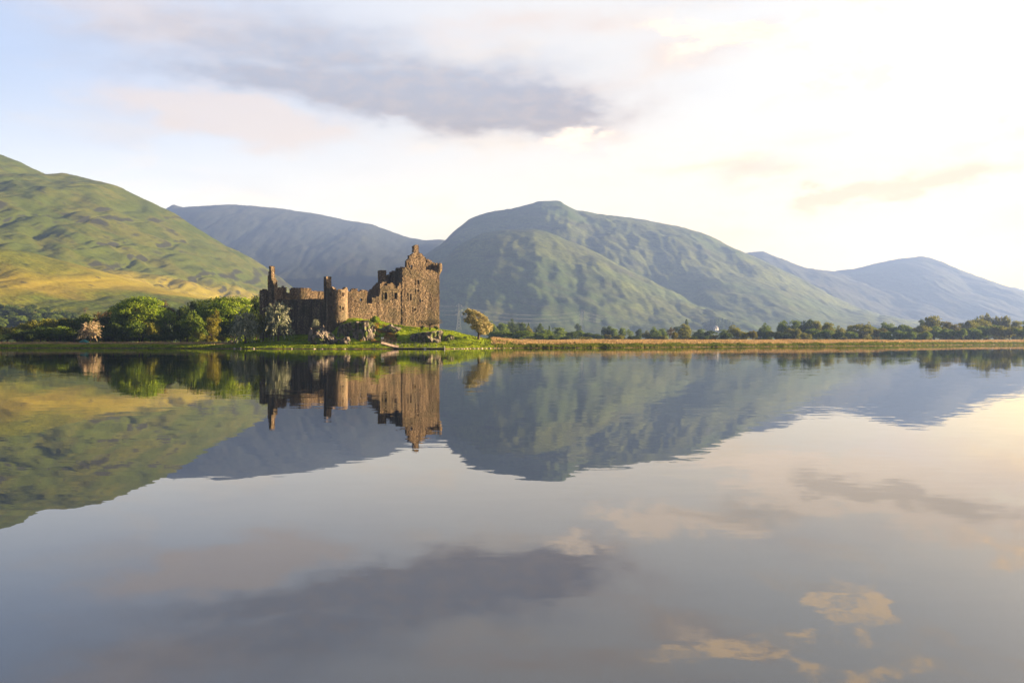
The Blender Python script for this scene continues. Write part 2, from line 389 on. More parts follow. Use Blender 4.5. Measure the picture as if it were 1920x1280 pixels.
# ------------------------------------------------------------------ setting: water, ground, hills
SH_PX = [-3000, -600, 0, 240, 420, 480, 560, 640, 835, 900, 960, 1160, 1400, 1640, 1920, 2300, 4000]
SH_D = [230, 215, 201, 196, 183, 180, 178, 177, 177.5, 186, 200, 212, 250, 295, 430, 620, 700]
MO_PX = [-3000, 430, 480, 520, 560, 600, 622, 640, 652, 670, 700, 730, 780, 825, 860, 890, 910, 940, 970, 1000, 4000]
MO_H = [0, 0, .7, 1.7, 2.1, 2.4, 2.7, 5.0, 6.4, 6.7, 6.3, 5.1, 4.2, 3.6, 2.7, 1.7, 1.2, .6, .2, 0, 0]
WA_PX = [0, 480, 540, 612, 630, 655, 740, 825, 900, 1000]
WA_D = [205, 208, 207, 200, 198, 202.5, 207, 211, 207, 210]
def shore_d(px):
    return np.interp(px, SH_PX, SH_D)+1.6*fbm(px*.02, px*0+3.3, 4)+.5*fbm(px*.11, px*0+1.3, 3)
def land_h(x, y, rough=True):
    x = np.asarray(x, float); y = np.asarray(y, float)
    px = 960+F_PX*x/np.maximum(y, 1); sd = shore_d(px); s = y-sd
    wob = fbm(x*.12, y*.12, 4)
    bank = .22*sstep(s/1.2)+.25*sstep((s-1.5+2*wob)/3.0)
    z = np.where(s > 0, bank+.85*(1-np.exp(-np.maximum(s, 0)/16))+.004*np.clip(s-8, 0, 90)*np.clip((px-950)/500, 0, 1)+np.maximum(y-450, 0)*.0045, np.maximum(s*.12, -2.2))
    if rough: z = z+np.where(s > .5, (.22*wob+.10*fbm(x*.6, y*.6, 3))*sstep(s/4), 0)
    mz = np.interp(px, MO_PX, MO_H); wd = np.interp(px, WA_PX, WA_D); st = sd+7
    ramp = sstep((y-st)/np.maximum(wd-st, 3))*(1-sstep((y-232)/25))
    return z+mz*(ramp*.85+.15*ramp**2)*(1+.10*wob)

def make_ground():
    u = np.linspace(-.95, .95, 900)
    d = np.concatenate([np.linspace(165, 240, 190), np.geomspace(240.6, 6900, 130)])
    U, D = np.meshgrid(u, d); X = U*D; Y = D
    Z = land_h(X, Y)
    n, m_ = X.shape; V = np.stack([X, Y, Z], -1).reshape(-1, 3)
    i = np.arange(n*m_).reshape(n, m_); Q = np.stack([i[:-1, :-1], i[:-1, 1:], i[1:, 1:], i[1:, :-1]], -1).reshape(-1, 4)
    tag(fast_mesh('ground', V, Q, M_GROUND, smooth=True), kind='structure')
make_ground()
tag(mesh_obj('water', [(-1400, -60, 0), (1400, -60, 0), (1400, 900, 0), (-1400, 900, 0)], [(0, 1, 2, 3)], M_WATER), kind='structure')

HILLS = []
def hill(name, ridges, mat, nx=420, ny=170, corr=None):
    """ridges: list of dicts with the skyline (photo pixels), ridge distance D, foot distance F, back B, noise amp"""
    x0 = min((min(p[0] for p in r['sky'])-960)/F_PX*r['D'] for r in ridges); x1 = max((max(p[0] for p in r['sky'])-960)/F_PX*r['D'] for r in ridges)
    y0 = min(r['F'] for r in ridges); y1 = max(r['B'] for r in ridges)
    xs = np.linspace(x0, x1, nx); ys = np.linspace(y0, y1, ny)
    X, Y = np.meshgrid(xs, ys)
    Z = np.full(X.shape, -30.0)
    for k, r in enumerate(ridges):
        D, Fd, B = r['D'], r['F'], r['B']
        rx = np.array([(p[0]-960)/F_PX*D for p in r['sky']]); rz = np.array([CAM_H+(640-p[1])/F_PX*D for p in r['sky']])
        wx = X+r.get('warp', .06)*D*fbm(X/(D*.22)+5*k, Y/(D*.22)+2, 3)*np.clip((D-Y)/(D-Fd), 0, 1)
        H = np.interp(wx, rx, rz)
        t = np.where(Y < D, (Y-Fd)/(D-Fd), (B-Y)/(B-D)); t = np.clip(t, 0, 1)
        s = r.get('lin', .45)*t+(1-r.get('lin', .45))*sstep(t)
        L = r.get('L', .11)*D
        nz = fbm(X/L+3*k, Y/(L*1.3)+k, 6, .52, True)*.6+fbm(X/(L*.6)+9, Y/(L*.6)-k, 6, .55)*.5
        w = np.clip(t*(1-t)*4, 0, 1)*.92+.08*np.clip(t*6, 0, 1)
        nf = fbm(X/(D*.022), Y/(D*.030), 5, .6, True)
        gl = -np.clip(.10-np.abs(gnoise(X/(D*.038)+.8*fbm(X/(D*.1), Y/(D*.1), 3), Y/(D*.24))), 0, .1)*10
        z = H*s+gl*r.get('gul', .0011)*D*w*np.clip(H/120, 0, 1)+5*sstep(t*12)*1+(nz*r.get('amp', 60)+nf*D*r.get('fine', .0014))*w*np.clip(H/120, 0, 1)
        z = np.where(t <= 0, -30, z)
        kq = 14.0; hh = np.clip(.5+.5*(z-Z)/kq, 0, 1); Z = np.where((Z > -29) & (z > -29), Z*(1-hh)+z*hh+kq*hh*(1-hh), np.maximum(Z, z))
    # match the skyline as seen along each bearing, smoothly
    Up = 960+F_PX*X/Y
    grid = np.arange(-700, 2700, 12.0); sk = np.full(len(grid), -1e9)
    idx = np.clip(((Up+700)/12).astype(int), 0, len(grid)-1); el = (Z-CAM_H)/Y*F_PX
    np.maximum.at(sk, idx, el)
    def wanted(px):
        w = np.full(len(px), -1e9)
        for r in ridges:
            a = np.array(r['sky']); w = np.maximum(w, np.where((px >= a[0, 0]) & (px <= a[-1, 0]), np.interp(px, a[:, 0], 640-a[:, 1]), -1e9))
        return w
    want = wanted(grid+6); ok = (sk > 8) & (want > 8)
    ratio = np.where(ok, want/np.where(ok, sk, 1), 1.0); ratio = np.clip(ratio, .5, 1.6)
    ratio = np.convolve(np.pad(ratio, 1, mode='edge'), [.1, .8, .1], 'valid')
    Z = np.where(Z > 0, Z*np.interp(Up, grid+6, ratio), Z)
    Z = Z+np.where(Z > 0, 2.2*fbm(X/25, Y/25, 3)*np.clip(Z/40, 0, 1), 0)*(ridges[0]['D']/3000)
    V = np.stack([X, Y, Z], -1).reshape(-1, 3)
    i = np.arange(V.shape[0]).reshape(ny, nx); Q = np.stack([i[:-1, :-1], i[:-1, 1:], i[1:, 1:], i[1:, :-1]], -1).reshape(-1, 4)
    o = fast_mesh(name, V, Q, mat, smooth=True); tag(o, kind='structure')
    HILLS.append((xs, ys, Z)); return o
def ground_z(x, y):
    z = float(land_h(x, y))
    for xs, ys, Z in HILLS:
        if xs[0] < x < xs[-1] and ys[0] < y < ys[-1]:
            fi = (x-xs[0])/(xs[1]-xs[0]); fj = (y-ys[0])/(ys[1]-ys[0]); i, j = int(fi), int(fj); a, b = fi-i, fj-j
            q = (Z[j, i]*(1-a)+Z[j, i+1]*a)*(1-b)+(Z[j+1, i]*(1-a)+Z[j+1, i+1]*a)*b
            z = max(z, float(q))
    return z
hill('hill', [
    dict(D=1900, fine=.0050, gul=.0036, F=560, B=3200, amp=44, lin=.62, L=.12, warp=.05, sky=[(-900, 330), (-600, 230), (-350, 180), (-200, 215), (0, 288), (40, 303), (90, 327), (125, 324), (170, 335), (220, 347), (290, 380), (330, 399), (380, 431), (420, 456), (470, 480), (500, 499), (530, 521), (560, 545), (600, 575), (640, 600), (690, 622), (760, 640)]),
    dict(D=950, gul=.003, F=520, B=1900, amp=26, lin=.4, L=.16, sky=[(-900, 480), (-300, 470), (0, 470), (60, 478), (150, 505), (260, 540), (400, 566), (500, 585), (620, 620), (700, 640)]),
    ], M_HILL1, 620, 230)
hill('mountain', [
    dict(D=3500, F=2050, B=5400, amp=62, lin=.5, L=.10, sky=[(560, 640), (650, 598), (700, 560), (740, 522), (780, 486), (825, 455), (850, 430), (880, 408), (910, 398), (960, 390), (990, 382), (1010, 377), (1050, 376), (1065, 384), (1080, 392), (1120, 400), (1200, 410), (1280, 425), (1330, 440), (1380, 465), (1420, 481), (1470, 505), (1520, 530), (1560, 553), (1600, 571), (1650, 587), (1700, 597), (1760, 607), (1850, 620), (1950, 640)]),
    dict(D=2600, F=1600, B=3900, amp=48, lin=.5, L=.10, sky=[(600, 640), (700, 590), (780, 522), (820, 492), (860, 457), (900, 438), (950, 431), (1000, 430), (1040, 441), (1080, 456), (1120, 476), (1160, 501), (1200, 526), (1260, 560), (1320, 583), (1380, 600), (1450, 613), (1550, 626), (1650, 640)]),
    dict(D=2950, F=1850, B=3900, amp=30, lin=.6, L=.09, sky=[(1120, 640), (1200, 560), (1260, 495), (1300, 490), (1360, 505), (1420, 530), (1500, 562), (1600, 590), (1700, 610), (1800, 625), (1900, 640)]),
    ], M_HILL2, 620, 260)
hill('mountain_ridge', [
    dict(D=5000, F=3000, B=6800, amp=55, lin=.5, L=.09, sky=[(120, 560), (250, 430), (300, 402), (322, 381), (345, 388), (380, 386), (430, 383), (480, 386), (490, 387), (530, 391), (600, 401), (650, 412), (700, 420), (740, 435), (770, 445), (800, 450), (830, 449), (870, 462), (950, 510), (1050, 600), (1100, 640)]),
    ], M_HILL3, 420, 150)
hill('distant_mountain', [
    dict(D=4400, F=2700, B=6000, amp=45, lin=.5, L=.09, sky=[(1250, 560), (1330, 500), (1400, 473), (1430, 471), (1470, 485), (1510, 501), (1560, 508), (1600, 503), (1640, 493), (1680, 485), (1730, 480), (1760, 487), (1800, 505), (1850, 522), (1880, 533), (1920, 545), (1990, 575), (2050, 610), (2085, 640)]),
    ], M_HILL3, 420, 150)
hill('distant_mountain', [
    dict(D=4950, F=3600, B=6200, amp=50, lin=.5, L=.09, sky=[(1780, 640), (1800, 600), (1860, 545), (1900, 537), (1930, 545), (1955, 590), (1965, 640)]),
    ], M_HILL3, 160, 80)

# evening air over the glen
def make_haze():
    m, g, out = new_mat('evening_air')
    v = g.node('ShaderNodeVolumePrincipled')
    v.inputs['Color'].default_value = (.225, .36, .78, 1); v.inputs['Density'].default_value = HAZE; v.inputs['Anisotropy'].default_value = .24
    g.nt.links.new(v.outputs[0], out.inputs['Volume'])
    mb = MB(); x0, x1, y0, y1, z0, z1 = -4200, 3400, -100, 7300, -4, 960
    mb.box(((x0+x1)/2, (y0+y1)/2, (z0+z1)/2), (x1-x0, y1-y0, z1-z0))
    tag(mb.build('haze', m), kind='stuff')
make_haze()

# ------------------------------------------------------------------ castle
def cell_wall(name, mapf, length, zb, top, thick, holes=(), parent=None, mat=None, cell=.36, rag=.35, seed=0, left=None, right=None, closed=False, jit=.075):
    """masonry slab made of stone-sized cells: mapf(s, depth) -> (x, y); top(s) -> z; holes = (s0, s1, z0, z1)"""
    rng = np.random.RandomState(seed+11)
    ns = max(2, int(round(length/cell))); ds = length/ns
    sc = (np.arange(ns)+.5)*ds
    tz = np.array([top(s) for s in sc])+rag*rng.uniform(-1, .6, ns)*np.clip(rng.rand(ns)*1.6-.4, 0, 1)
    zm = tz.max(); nz = int(math.ceil((zm-zb)/cell)); dz = (zm-zb)/nz
    zc = zb+(np.arange(nz)+.5)*dz
    solid = zc[None, :] < tz[:, None]
    for i in range(ns):
        for k in range(nz):
            if left and sc[i] < left(zc[k])+rng.uniform(-.15, .2): solid[i, k] = False
            if right and sc[i] > right(zc[k])+rng.uniform(-.2, .15): solid[i, k] = False
    for h in holes:
        a = np.abs(sc-(h[0]+h[1])/2) <= max((h[1]-h[0])/2, ds*.51); b = np.abs(zc-(h[2]+h[3])/2) <= max((h[3]-h[2])/2, dz*.51)
        solid[np.ix_(a, b)] = False
    V = []; idx = {}
    n1 = ns if closed else ns+1
    J = rng.uniform(-1, 1, (n1, nz+1, 5))*jit; J[..., 1] *= .8; J[..., 3] *= .8
    def vid(i, k, side):
        if closed: i %= ns
        key = (i, k, side)
        if key not in idx:
            j = J[i, k]; x, y = mapf(i*ds+(j[0] if not closed else j[0]*.6), (thick if side else 0)+j[3 if side else 1])
            idx[key] = len(V); V.append((x, y, zb+k*dz+j[2]*.8))
        return idx[key]
    def has(i, k):
        if closed: i %= ns
        return 0 <= i < ns and 0 <= k < nz and solid[i, k]
    Fc = []
    for i in range(ns):
        for k in range(nz):
            if not solid[i, k]: continue
            a, b, c, d = vid(i, k, 0), vid(i+1, k, 0), vid(i+1, k+1, 0), vid(i, k+1, 0)
            e, f, g, h = vid(i, k, 1), vid(i+1, k, 1), vid(i+1, k+1, 1), vid(i, k+1, 1)
            Fc += [(a, b, c, d), (f, e, h, g)]
            if not has(i-1, k): Fc.append((e, a, d, h))
            if not has(i+1, k): Fc.append((b, f, g, c))
            if not has(i, k-1): Fc.append((e, f, b, a))
            if not has(i, k+1): Fc.append((d, c, g, h))
    return fast_mesh(name, V, Fc, mat or M_STONE, parent)

class Plane:
    """a vertical wall plane from point a towards direction ang (degrees back from straight right); seen through the lens to read off positions"""
    def __init__(s, a, ang): s.a = Vector(a); s.d = Vector((math.cos(R(ang)), math.sin(R(ang)))); s.n = Vector((-s.d.y, s.d.x))   # n points away
    def s(s_, px):
        t = (px-960)/F_PX
        return (t*s_.a.y-s_.a.x)/(s_.d.x-t*s_.d.y)
    def z(s_, px, py):
        q = s_.s(px); return CAM_H+(640-py)/F_PX*(s_.a.y+q*s_.d.y)
    def xy(s_, q, dep=0): p = s_.a+s_.d*q+s_.n*dep; return (p.x, p.y)
    def off(s_, dep, along=0):
        o = Plane.__new__(Plane); o.a = s_.a+s_.n*dep+s_.d*along; o.d = s_.d; o.n = s_.n; return o
def wall_px(name, pl, pts, thick, zb, holes_px=(), parent=None, surround=True, **kw):
    """pts: top outline in photo pixels, left to right"""
    pts = sorted(pts, key=lambda p: pl.s(p[0]))
    s0, s1 = pl.s(pts[0][0]), pl.s(pts[-1][0]); S = [pl.s(p[0])-s0 for p in pts]; Z = [pl.z(*p) for p in pts]
    for i in range(1, len(S)): S[i] = max(S[i], S[i-1]+1e-3)
    top = lambda q: float(np.interp(q, S, Z))
    hs = []
    for (cx, cy, w, h) in holes_px:
        hs.append((pl.s(cx-w/2)-s0, pl.s(cx+w/2)-s0, pl.z(cx, cy+h/2), pl.z(cx, cy-h/2)))
    o = cell_wall(name, lambda q, dep: pl.xy(q+s0, dep), s1-s0, zb, top, thick, hs, parent, **kw)
    if surround:
        for (a, b, c, d) in hs: window_surround(o, lambda q, dep: pl.xy(q+s0, dep), a, b, c, d, pl)
    return o
def window_surround(parent, mapf, a, b, c, d, pl=None):
    a -= .06; b += .06; c -= .05; d += .05
    w = .20; mb = MB()
    ang = math.atan2(mapf(b, 0)[1]-mapf(a, 0)[1], mapf(b, 0)[0]-mapf(a, 0)[0])
    rng = random.Random(int(a*100+c*10))
    def bar(s0, s1, z0, z1):
        x, y = mapf((s0+s1)/2, .12); mb.box((x, y, (z0+z1)/2), (s1-s0, .45, z1-z0), ang)
    k = max(2, int((d-c)/.5)); e = [c+(d-c)*i/k for i in range(k+1)]
    for i in range(k):                                    # jamb stones of uneven length
        bar(a-w*rng.uniform(.6, 1.4), a, e[i]+.01, e[i+1]-.01); bar(b, b+w*rng.uniform(.6, 1.4), e[i]+.01, e[i+1]-.01)
    bar(a-w*1.5, b+w*1.5, d+.005, d+.26); bar(a-w*1.2, b+w*1.2, c-.2, c-.005)
    mb.build('window', M_QUOIN, parent)

def make_castle():
    root = empty('castle', (-34, 208, 5))
    tag(root, 'ruined stone castle with tall keep and round tower on the grassy mound', 'castle')
    FR = Plane((-42.3, 201.0), 30)                        # the long sunlit front
    # courtyard front wall with the lower hall, and the keep front
    wall_px('curtain_wall', FR, [(646, 550), (652, 549), (658, 552), (662, 559), (672, 566), (684, 568.5), (694, 569), (697, 567), (699, 559), (703, 557.5), (709, 556), (713, 551)], 1.5, 2.0, (), root, seed=1)
    wall_px('hall_wall', FR.off(.02), [(712.6, 531), (717, 531), (719, 532), (721, 535), (723, 536), (727, 533), (732, 531), (738, 531.5), (742, 537), (745, 538), (748, 534), (751, 531), (756, 526)], 1.5, 2.0,
            [(723.2, 555, 5.0, 12.5), (741.8, 555, 5.8, 12)], root, seed=2)
    keep = wall_px('keep_wall', FR.off(-.10), [(754.5, 504), (757, 503), (763, 503), (768, 503.5), (776, 502), (783, 503.5), (796, 506), (805, 507), (812, 507.5), (824, 507)], 1.8, 1.5,
            [(769.6, 557, 3.4, 12), (783.6, 529, 3.6, 7.5), (783.6, 545, 3.6, 3.4), (792, 563.8, 2.2, 2.8), (778, 580, 2.7, 4.8)], root, seed=3, rag=.2)
    # right-hand end wall of the keep, its inner face turned from the sun
    sc = FR.s(824)
    ER = Plane(FR.off(.5).xy(sc-1.2), 120)
    wall = lambda name, pl, S, thick, zb, **kw: cell_wall(name, lambda q, dep: pl.xy(q, -dep), S[-1][0], zb, lambda q: float(np.interp(q, [p[0] for p in S], [p[1] for p in S])), thick, (), root, **kw)
    zk = lambda px, py, D: CAM_H+(640-py)/F_PX*D
    wall('keep_wall', ER, [(0, zk(822, 499, 214)), (1.5, zk(818, 496, 215)), (3, zk(815, 492, 216)), (4.5, zk(811, 490, 217)), (5, zk(808, 488.5, 218)), (7, zk(802, 486, 220)), (9.5, zk(797, 485, 222)), (11.5, zk(792, 486, 223))], 1.4, 3, seed=4)
    # partition walls running back from the front
    CR = Plane(FR.off(1.2).xy(FR.s(757)+.9), 120)
    wall('keep_wall', CR, [(0, zk(757, 502.5, 210)), (2, zk(752, 501, 211)), (4, zk(745, 502.5, 213)), (5.5, zk(740, 503, 214)), (6.0, zk(738, 500, 214)), (6.6, zk(736, 502, 215)), (7.2, zk(734, 506, 215)), (9, zk(728, 509, 217)), (10.5, zk(724, 514, 218)), (11, zk(722, 520, 218))], 1.3, 3, seed=5)
    LR = Plane(FR.off(1.2).xy(FR.s(713)+.9), 122)
    wall('hall_wall', LR, [(0, zk(713, 528, 207)), (1.5, zk(711, 526, 208)), (3.5, zk(706, 531, 210)), (6.0, zk(700, 537, 212)), (8, zk(694, 541, 214)), (9.5, zk(691, 546, 215)), (10.5, zk(689, 560, 216))], 1.3, 2.5, seed=6)
    BK = FR.off(11.5)
    wall_px('keep_wall', BK, [(724, 522), (732, 512), (745, 506), (760, 502), (775, 500), (792, 493)], 1.4, 3, (), root, seed=7)
    # chimney stub of the hall
    wall_px('chimney_stack', FR.off(3.2), [(712.0, 508), (715, 506.5), (720, 507), (724.5, 508)], 1.5, 14, (), root, seed=8, rag=.1, right=None)
    wall_px('hall_wall', FR.off(3.4), [(711.8, 519), (716, 519), (721, 519.5), (726, 523), (729, 531)], 1.0, 11, (), root, seed=12, rag=.2)
    # attic gable with its chimney
    GB = FR.off(.42)
    gb = wall_px('gable', GB, [(762.5, 492), (763.5, 487.5), (767, 486), (767.6, 481), (770, 478.5), (774, 474.5), (779, 472), (786, 472), (790, 475.5), (794, 479), (797.4, 482), (797.9, 488), (798.4, 500)], 1.2, zk(770, 507, 212), [(771.7, 500.3, 3.4, 6)], root, seed=9, rag=.2)
    ch = wall_px('chimney', GB.off(-.10), [(776.3, 460.5), (779, 459.3), (783, 459.0), (785.2, 460)], 1.35, zk(780, 473, 212), (), gb, seed=10, rag=.12)
    # crumbling wall-walk and the corner turret
    wall_px('parapet', FR.off(1.3), [(799, 492), (804, 489), (806, 495), (811, 494), (814, 499), (818, 498)], .7, zk(800, 507, 212), (), root, seed=13, rag=.3)
    cx, cy = FR.off(.3).xy(sc-.15); zt = zk(822, 495, 214)
    r = .98; Lc = 2*math.pi*r
    tb = cell_wall('corner_turret', lambda q, dep: (cx+(r-dep)*math.cos(q/r), cy+(r-dep)*math.sin(q/r)), Lc, zk(822, 505, 214), lambda q: zt-.35*math.sin(q*2.1), .35, (), root, seed=14, cell=.30, rag=.25, closed=True, jit=.05)
    mb = MB(); zc = zk(822, 505, 214)
    mb.tube([(cx, cy, zc-1.5), (cx, cy, zc-1.0), (cx, cy, zc-.5), (cx, cy, zc-.02)], [.25, .55, .82, 1.0], 14); mb.build('corbel', M_QUOIN, tb)
    # round tower
    tx, ty = P(632, 640, 200.5).x, 200.5; r = 2.62
    zt = zk(632, 541, 198.5); Lc = 2*math.pi*r
    def tmap(q, dep):
        a = q/r; return lambda z=None: (tx+(r-dep)*math.cos(a), ty+(r-dep)*math.sin(a))
    def px_s(px):                                         # front-facing arc position for a picture column
        return r*(2*math.pi-math.acos(max(-1, min(1, (px-632)/20.0))))
    holes = []
    for (px, py, w, h) in [(624.5, 552.5, 4.0, 7), (646.6, 552, 3.4, 8.5), (626, 578, 4.0, 6), (646.6, 578.5, 3.4, 6)]:
        s = px_s(px); hw = w/2*.134*1.0
        if px > 640: hw *= 1.35
        z = zk(px, py, 198.5); hh = h/2*.133; holes.append((s-hw, s+hw, z-hh, z+hh))
    tf = lambda q, dep: (tx+(r-dep)*math.cos(q/r), ty+(r-dep)*math.sin(q/r))
    tw = cell_wall('round_tower', tf, Lc, zk(632, 601, 198.5), lambda q: zt+.25*math.sin(q*1.3)-.15*math.sin(q*3.1), .9, holes, root, M_TOWER, seed=15, cell=.30, rag=.3, closed=True, jit=.035)
    for (a, b, c, d) in holes: window_surround(tw, lambda q, dep: tf(q, dep+.02), a, b, c, d)
    rb = r+.26; zj = zk(632, 601, 198.5)
    def bmap(q, dep): a = q/rb; return (tx+(rb-dep)*math.cos(a), ty+(rb-dep)*math.sin(a))
    cell_wall('plinth', bmap, 2*math.pi*rb, .8, lambda q: zj+.03, 1.1, (), tw, seed=16, cell=.4, rag=.05, closed=True, jit=.10)
    # tall slender chimney behind the tower
    wall_px('chimney_stack', Plane((P(612.2, 640, 206).x, 206.0), 50), [(612.2, 519.5), (615, 518.8), (619.5, 518.5), (621.6, 519.5)], 1.15, 9, (), root, seed=17, rag=.08, jit=.05)
    # shaded west wall from the tower back to the ruined corner
    WS = Plane(P(507, 640, 214.5).xy, -32.5)
    wall_px('curtain_wall', WS, [(514, 562), (522, 560.5), (535, 561), (550, 561), (565, 560.5), (580, 561.5), (592, 561), (602, 562), (609, 561), (615, 559)], 1.5, .8, (), root, seed=18, rag=.3)
    # far courtyard wall, its inner face in the sun
    FW = Plane(P(514, 640, 216.0).xy, 30)
    wall_px('curtain_wall', FW, [(515, 536), (520, 537.5), (530, 538.5), (537.5, 539), (538.5, 548.5), (543.5, 549), (545, 542), (549, 539.5), (556, 539), (563, 540.5), (572, 539.5), (581, 539.5), (584, 542), (590, 545.5), (600, 544.5), (612, 545), (630, 546), (652, 546), (655, 544), (659, 543), (664, 541), (669, 541.5), (672, 545), (675, 547), (678, 544), (683, 543), (688, 543.5), (693, 546)], 1.4, 2.5, [(677, 563, 4, 5)], root, surround=False, seed=19, rag=.5)
    # tall ragged remnant and the ruined corner tower
    RM = Plane(P(503, 640, 213.0).xy, 24)
    wall_px('gable_remnant', RM, [(503.2, 534), (504.2, 520), (505.2, 499.5), (507.5, 498.5), (510, 499.5), (513.5, 498), (514.6, 500), (514.9, 508), (516.2, 513), (516.8, 521), (519.2, 527), (519.8, 536), (520.4, 538)], 1.5, 2, (), root, seed=20, rag=.5, cell=.32)
    MR = Plane(P(504, 640, 212.3).xy, -38)
    wall_px('gable_remnant', MR, [(503.6, 530), (504.6, 500), (506.5, 499), (508, 500), (509.5, 524), (514.5, 535)], .9, 2, (), root, seed=24, rag=.3, cell=.32)
    wx, wy, wr = P(500, 640, 215).x, 215.0, 1.85
    zt2 = zk(500, 541.5, 214)
    cell_wall('corner_tower', lambda q, dep: (wx+(wr-dep)*math.cos(q/wr), wy+(wr-dep)*math.sin(q/wr)), 2*math.pi*wr, 1.0, lambda q: zt2-.5-.5*math.sin(q*.9+1), .8, (), root, seed=21, cell=.36, rag=.6, closed=True)
    for ch_ in list(root.children):                       # children were built in world space
        ch_.matrix_parent_inverse = Matrix.Translation(-Vector(root.location))
make_castle()

# ------------------------------------------------------------------ rocks
def rock_mesh(seed, planes=16, sub=4, sq=(1, 1, 1), shear=(0, 0), nz=.10):
    rng = np.random.RandomState(seed)
    bm = bmesh.new(); bmesh.ops.create_icosphere(bm, subdivisions=sub, radius=1)
    N = rng.normal(size=(planes, 3)); N /= np.linalg.norm(N, axis=1)[:, None]; Dn = rng.uniform(.62, 1.0, planes)
    V = np.array([v.co[:] for v in bm.verts])
    dots = V @ N.T; rr = np.where(dots > .05, Dn/np.maximum(dots, .05), 9).min(1); rr = np.minimum(rr, 1.15)
    V = V*rr[:, None]
    for v, co in zip(bm.verts, V):
        q = Vector(co); n = mnoise.fractal(q*2.2+Vector((seed, 0, 0)), .8, 2.1, 5)
        e = Vector((q.x*1.6+q.z*.9, q.y*1.2, q.z*1.0-q.x*.9)); rd = 1-abs(mnoise.noise(Vector((e.x*3.4, e.y*1.2, e.z*.9))+Vector((seed*3.1, 0, 0))))*2
        q = q*(1+nz*n+nz*1.2*rd)
        q = Vector((q.x*sq[0]+q.z*shear[0], q.y*sq[1]+q.z*shear[1], q.z*sq[2])); v.co = q
    me = bpy.data.meshes.new('rock'); bm.to_mesh(me); bm.free(); return me
def rock(name, label, px, py, D, w, h, seed, shear=0, dep=None, mat=None, cat='rock', group=None, planes=16, nz=.10, sub=4, sink=.25):
    """px, py: centre of its foot; w, h in photo pixels"""
    k = D/F_PX; W, H = w*k/2, h*k
    me = rock_mesh(seed, planes, sub, (W*1.1, (dep or W*.8), H*(1+sink)/2*1.1), (shear*W, 0), nz); me.materials.append(mat or M_ROCK)
    o = bpy.data.objects.new(name, me); C.objects.link(o)
    p = P(px, py, D); o.location = (p.x, D, p.z+H*(1-sink)/2)
    return tag(o, label, cat, group)
rock('rock_outcrop', 'big dark slanted outcrop of schist below the sunlit front, right of the round tower', 664, 645, 193, 66, 46, 5, .30, 3.6, planes=22, nz=.16, sub=5)
rock('rock_outcrop', 'steep pale edged rock rib leaning against the big dark outcrop', 685, 644, 191, 30, 34, 8, .2, 2.4, planes=18, nz=.15)
rock('rock_outcrop', 'rounded grey outcrop in the grass below the keep, behind the pontoon', 803, 643, 192, 62, 25, 12, .3, 3.0, planes=20, nz=.13, sub=5)
rock('rock_outcrop', 'small rusty rock in the grass between keep outcrop and hawthorn', 842, 637, 194, 14, 8, 33, .2, 1.0, nz=.14)
rock('boulder', 'low mottled boulder under the round tower beside the leaning slab', 607, 643, 188, 40, 23, 21, -.1, 2.0, planes=18, nz=.17, sub=5)
rock('boulder', 'small dark boulder at the foot of the big outcrop', 646, 644, 187, 20, 11, 27, 0, 1.3, nz=.15)
rock('boulder', 'low brown rock band under the bracken at the wall foot', 728, 626, 197, 36, 14, 41, .1, 1.4, nz=.18)
def slab(label, pts, D, thick, lean):
    bm = bmesh.new(); vs = [bm.verts.new((P(px, py, D).x, D+lean*(642-py)*.12, P(px, py, D).z)) for px, py in pts]
    f = bm.faces.new(vs); ex = bmesh.ops.extrude_face_region(bm, geom=[f])
    for v in ex['geom']:
        if isinstance(v, bmesh.types.BMVert): v.co.y += thick
    bmesh.ops.recalc_face_normals(bm, faces=bm.faces)
    bmesh.ops.bevel(bm, geom=bm.edges[:], offset=.07, segments=2, affect='EDGES')
    me = bpy.data.meshes.new('slab'); bm.to_mesh(me); bm.free(); me.materials.append(M_SLAB)
    o = bpy.data.objects.new('standing_stone', me); C.objects.link(o); tag(o, label, 'stone slab')
slab('upright pointed stone slab standing in the grass left of the round tower', [(577, 640), (576.6, 630), (578.5, 620), (580.8, 614), (583, 617), (585, 625), (585.8, 632), (584.5, 640)], 189, .5, .25)
slab('broad leaning stone slab propped against the foot of the round tower', [(588, 642), (591, 631), (595, 620), (600, 612), (603.5, 609), (605.5, 613), (606, 624), (605, 636), (602, 642)], 190.5, .6, .3)
rg = random.Random(5)
st = [(440, 654.2), (451, 654.4), (475, 652.6), (547, 654.3), (589, 654.2), (603, 654.4), (646, 654.4), (702, 654), (716, 654.2), (851, 653.8), (858, 653.5), (865, 653.2), (869, 653.8), (876, 652.8), (881, 653.2), (889, 652.6), (896, 652.8), (903, 652.3), (911, 652.4), (918, 652.0), (926, 652.2), (934, 651.8), (946, 651.9), (957, 651.8)]
def ordinal(n):
    w = 'first second third fourth fifth sixth seventh eighth ninth tenth eleventh twelfth thirteenth fourteenth fifteenth sixteenth seventeenth eighteenth nineteenth'.split()
    t = {2: 'twent', 3: 'thirt', 4: 'fort', 5: 'fift', 6: 'sixt'}
    if n <= 19: return w[n-1]
    return t[n//10]+('ieth' if n % 10 == 0 else 'y-'+w[n % 10-1])
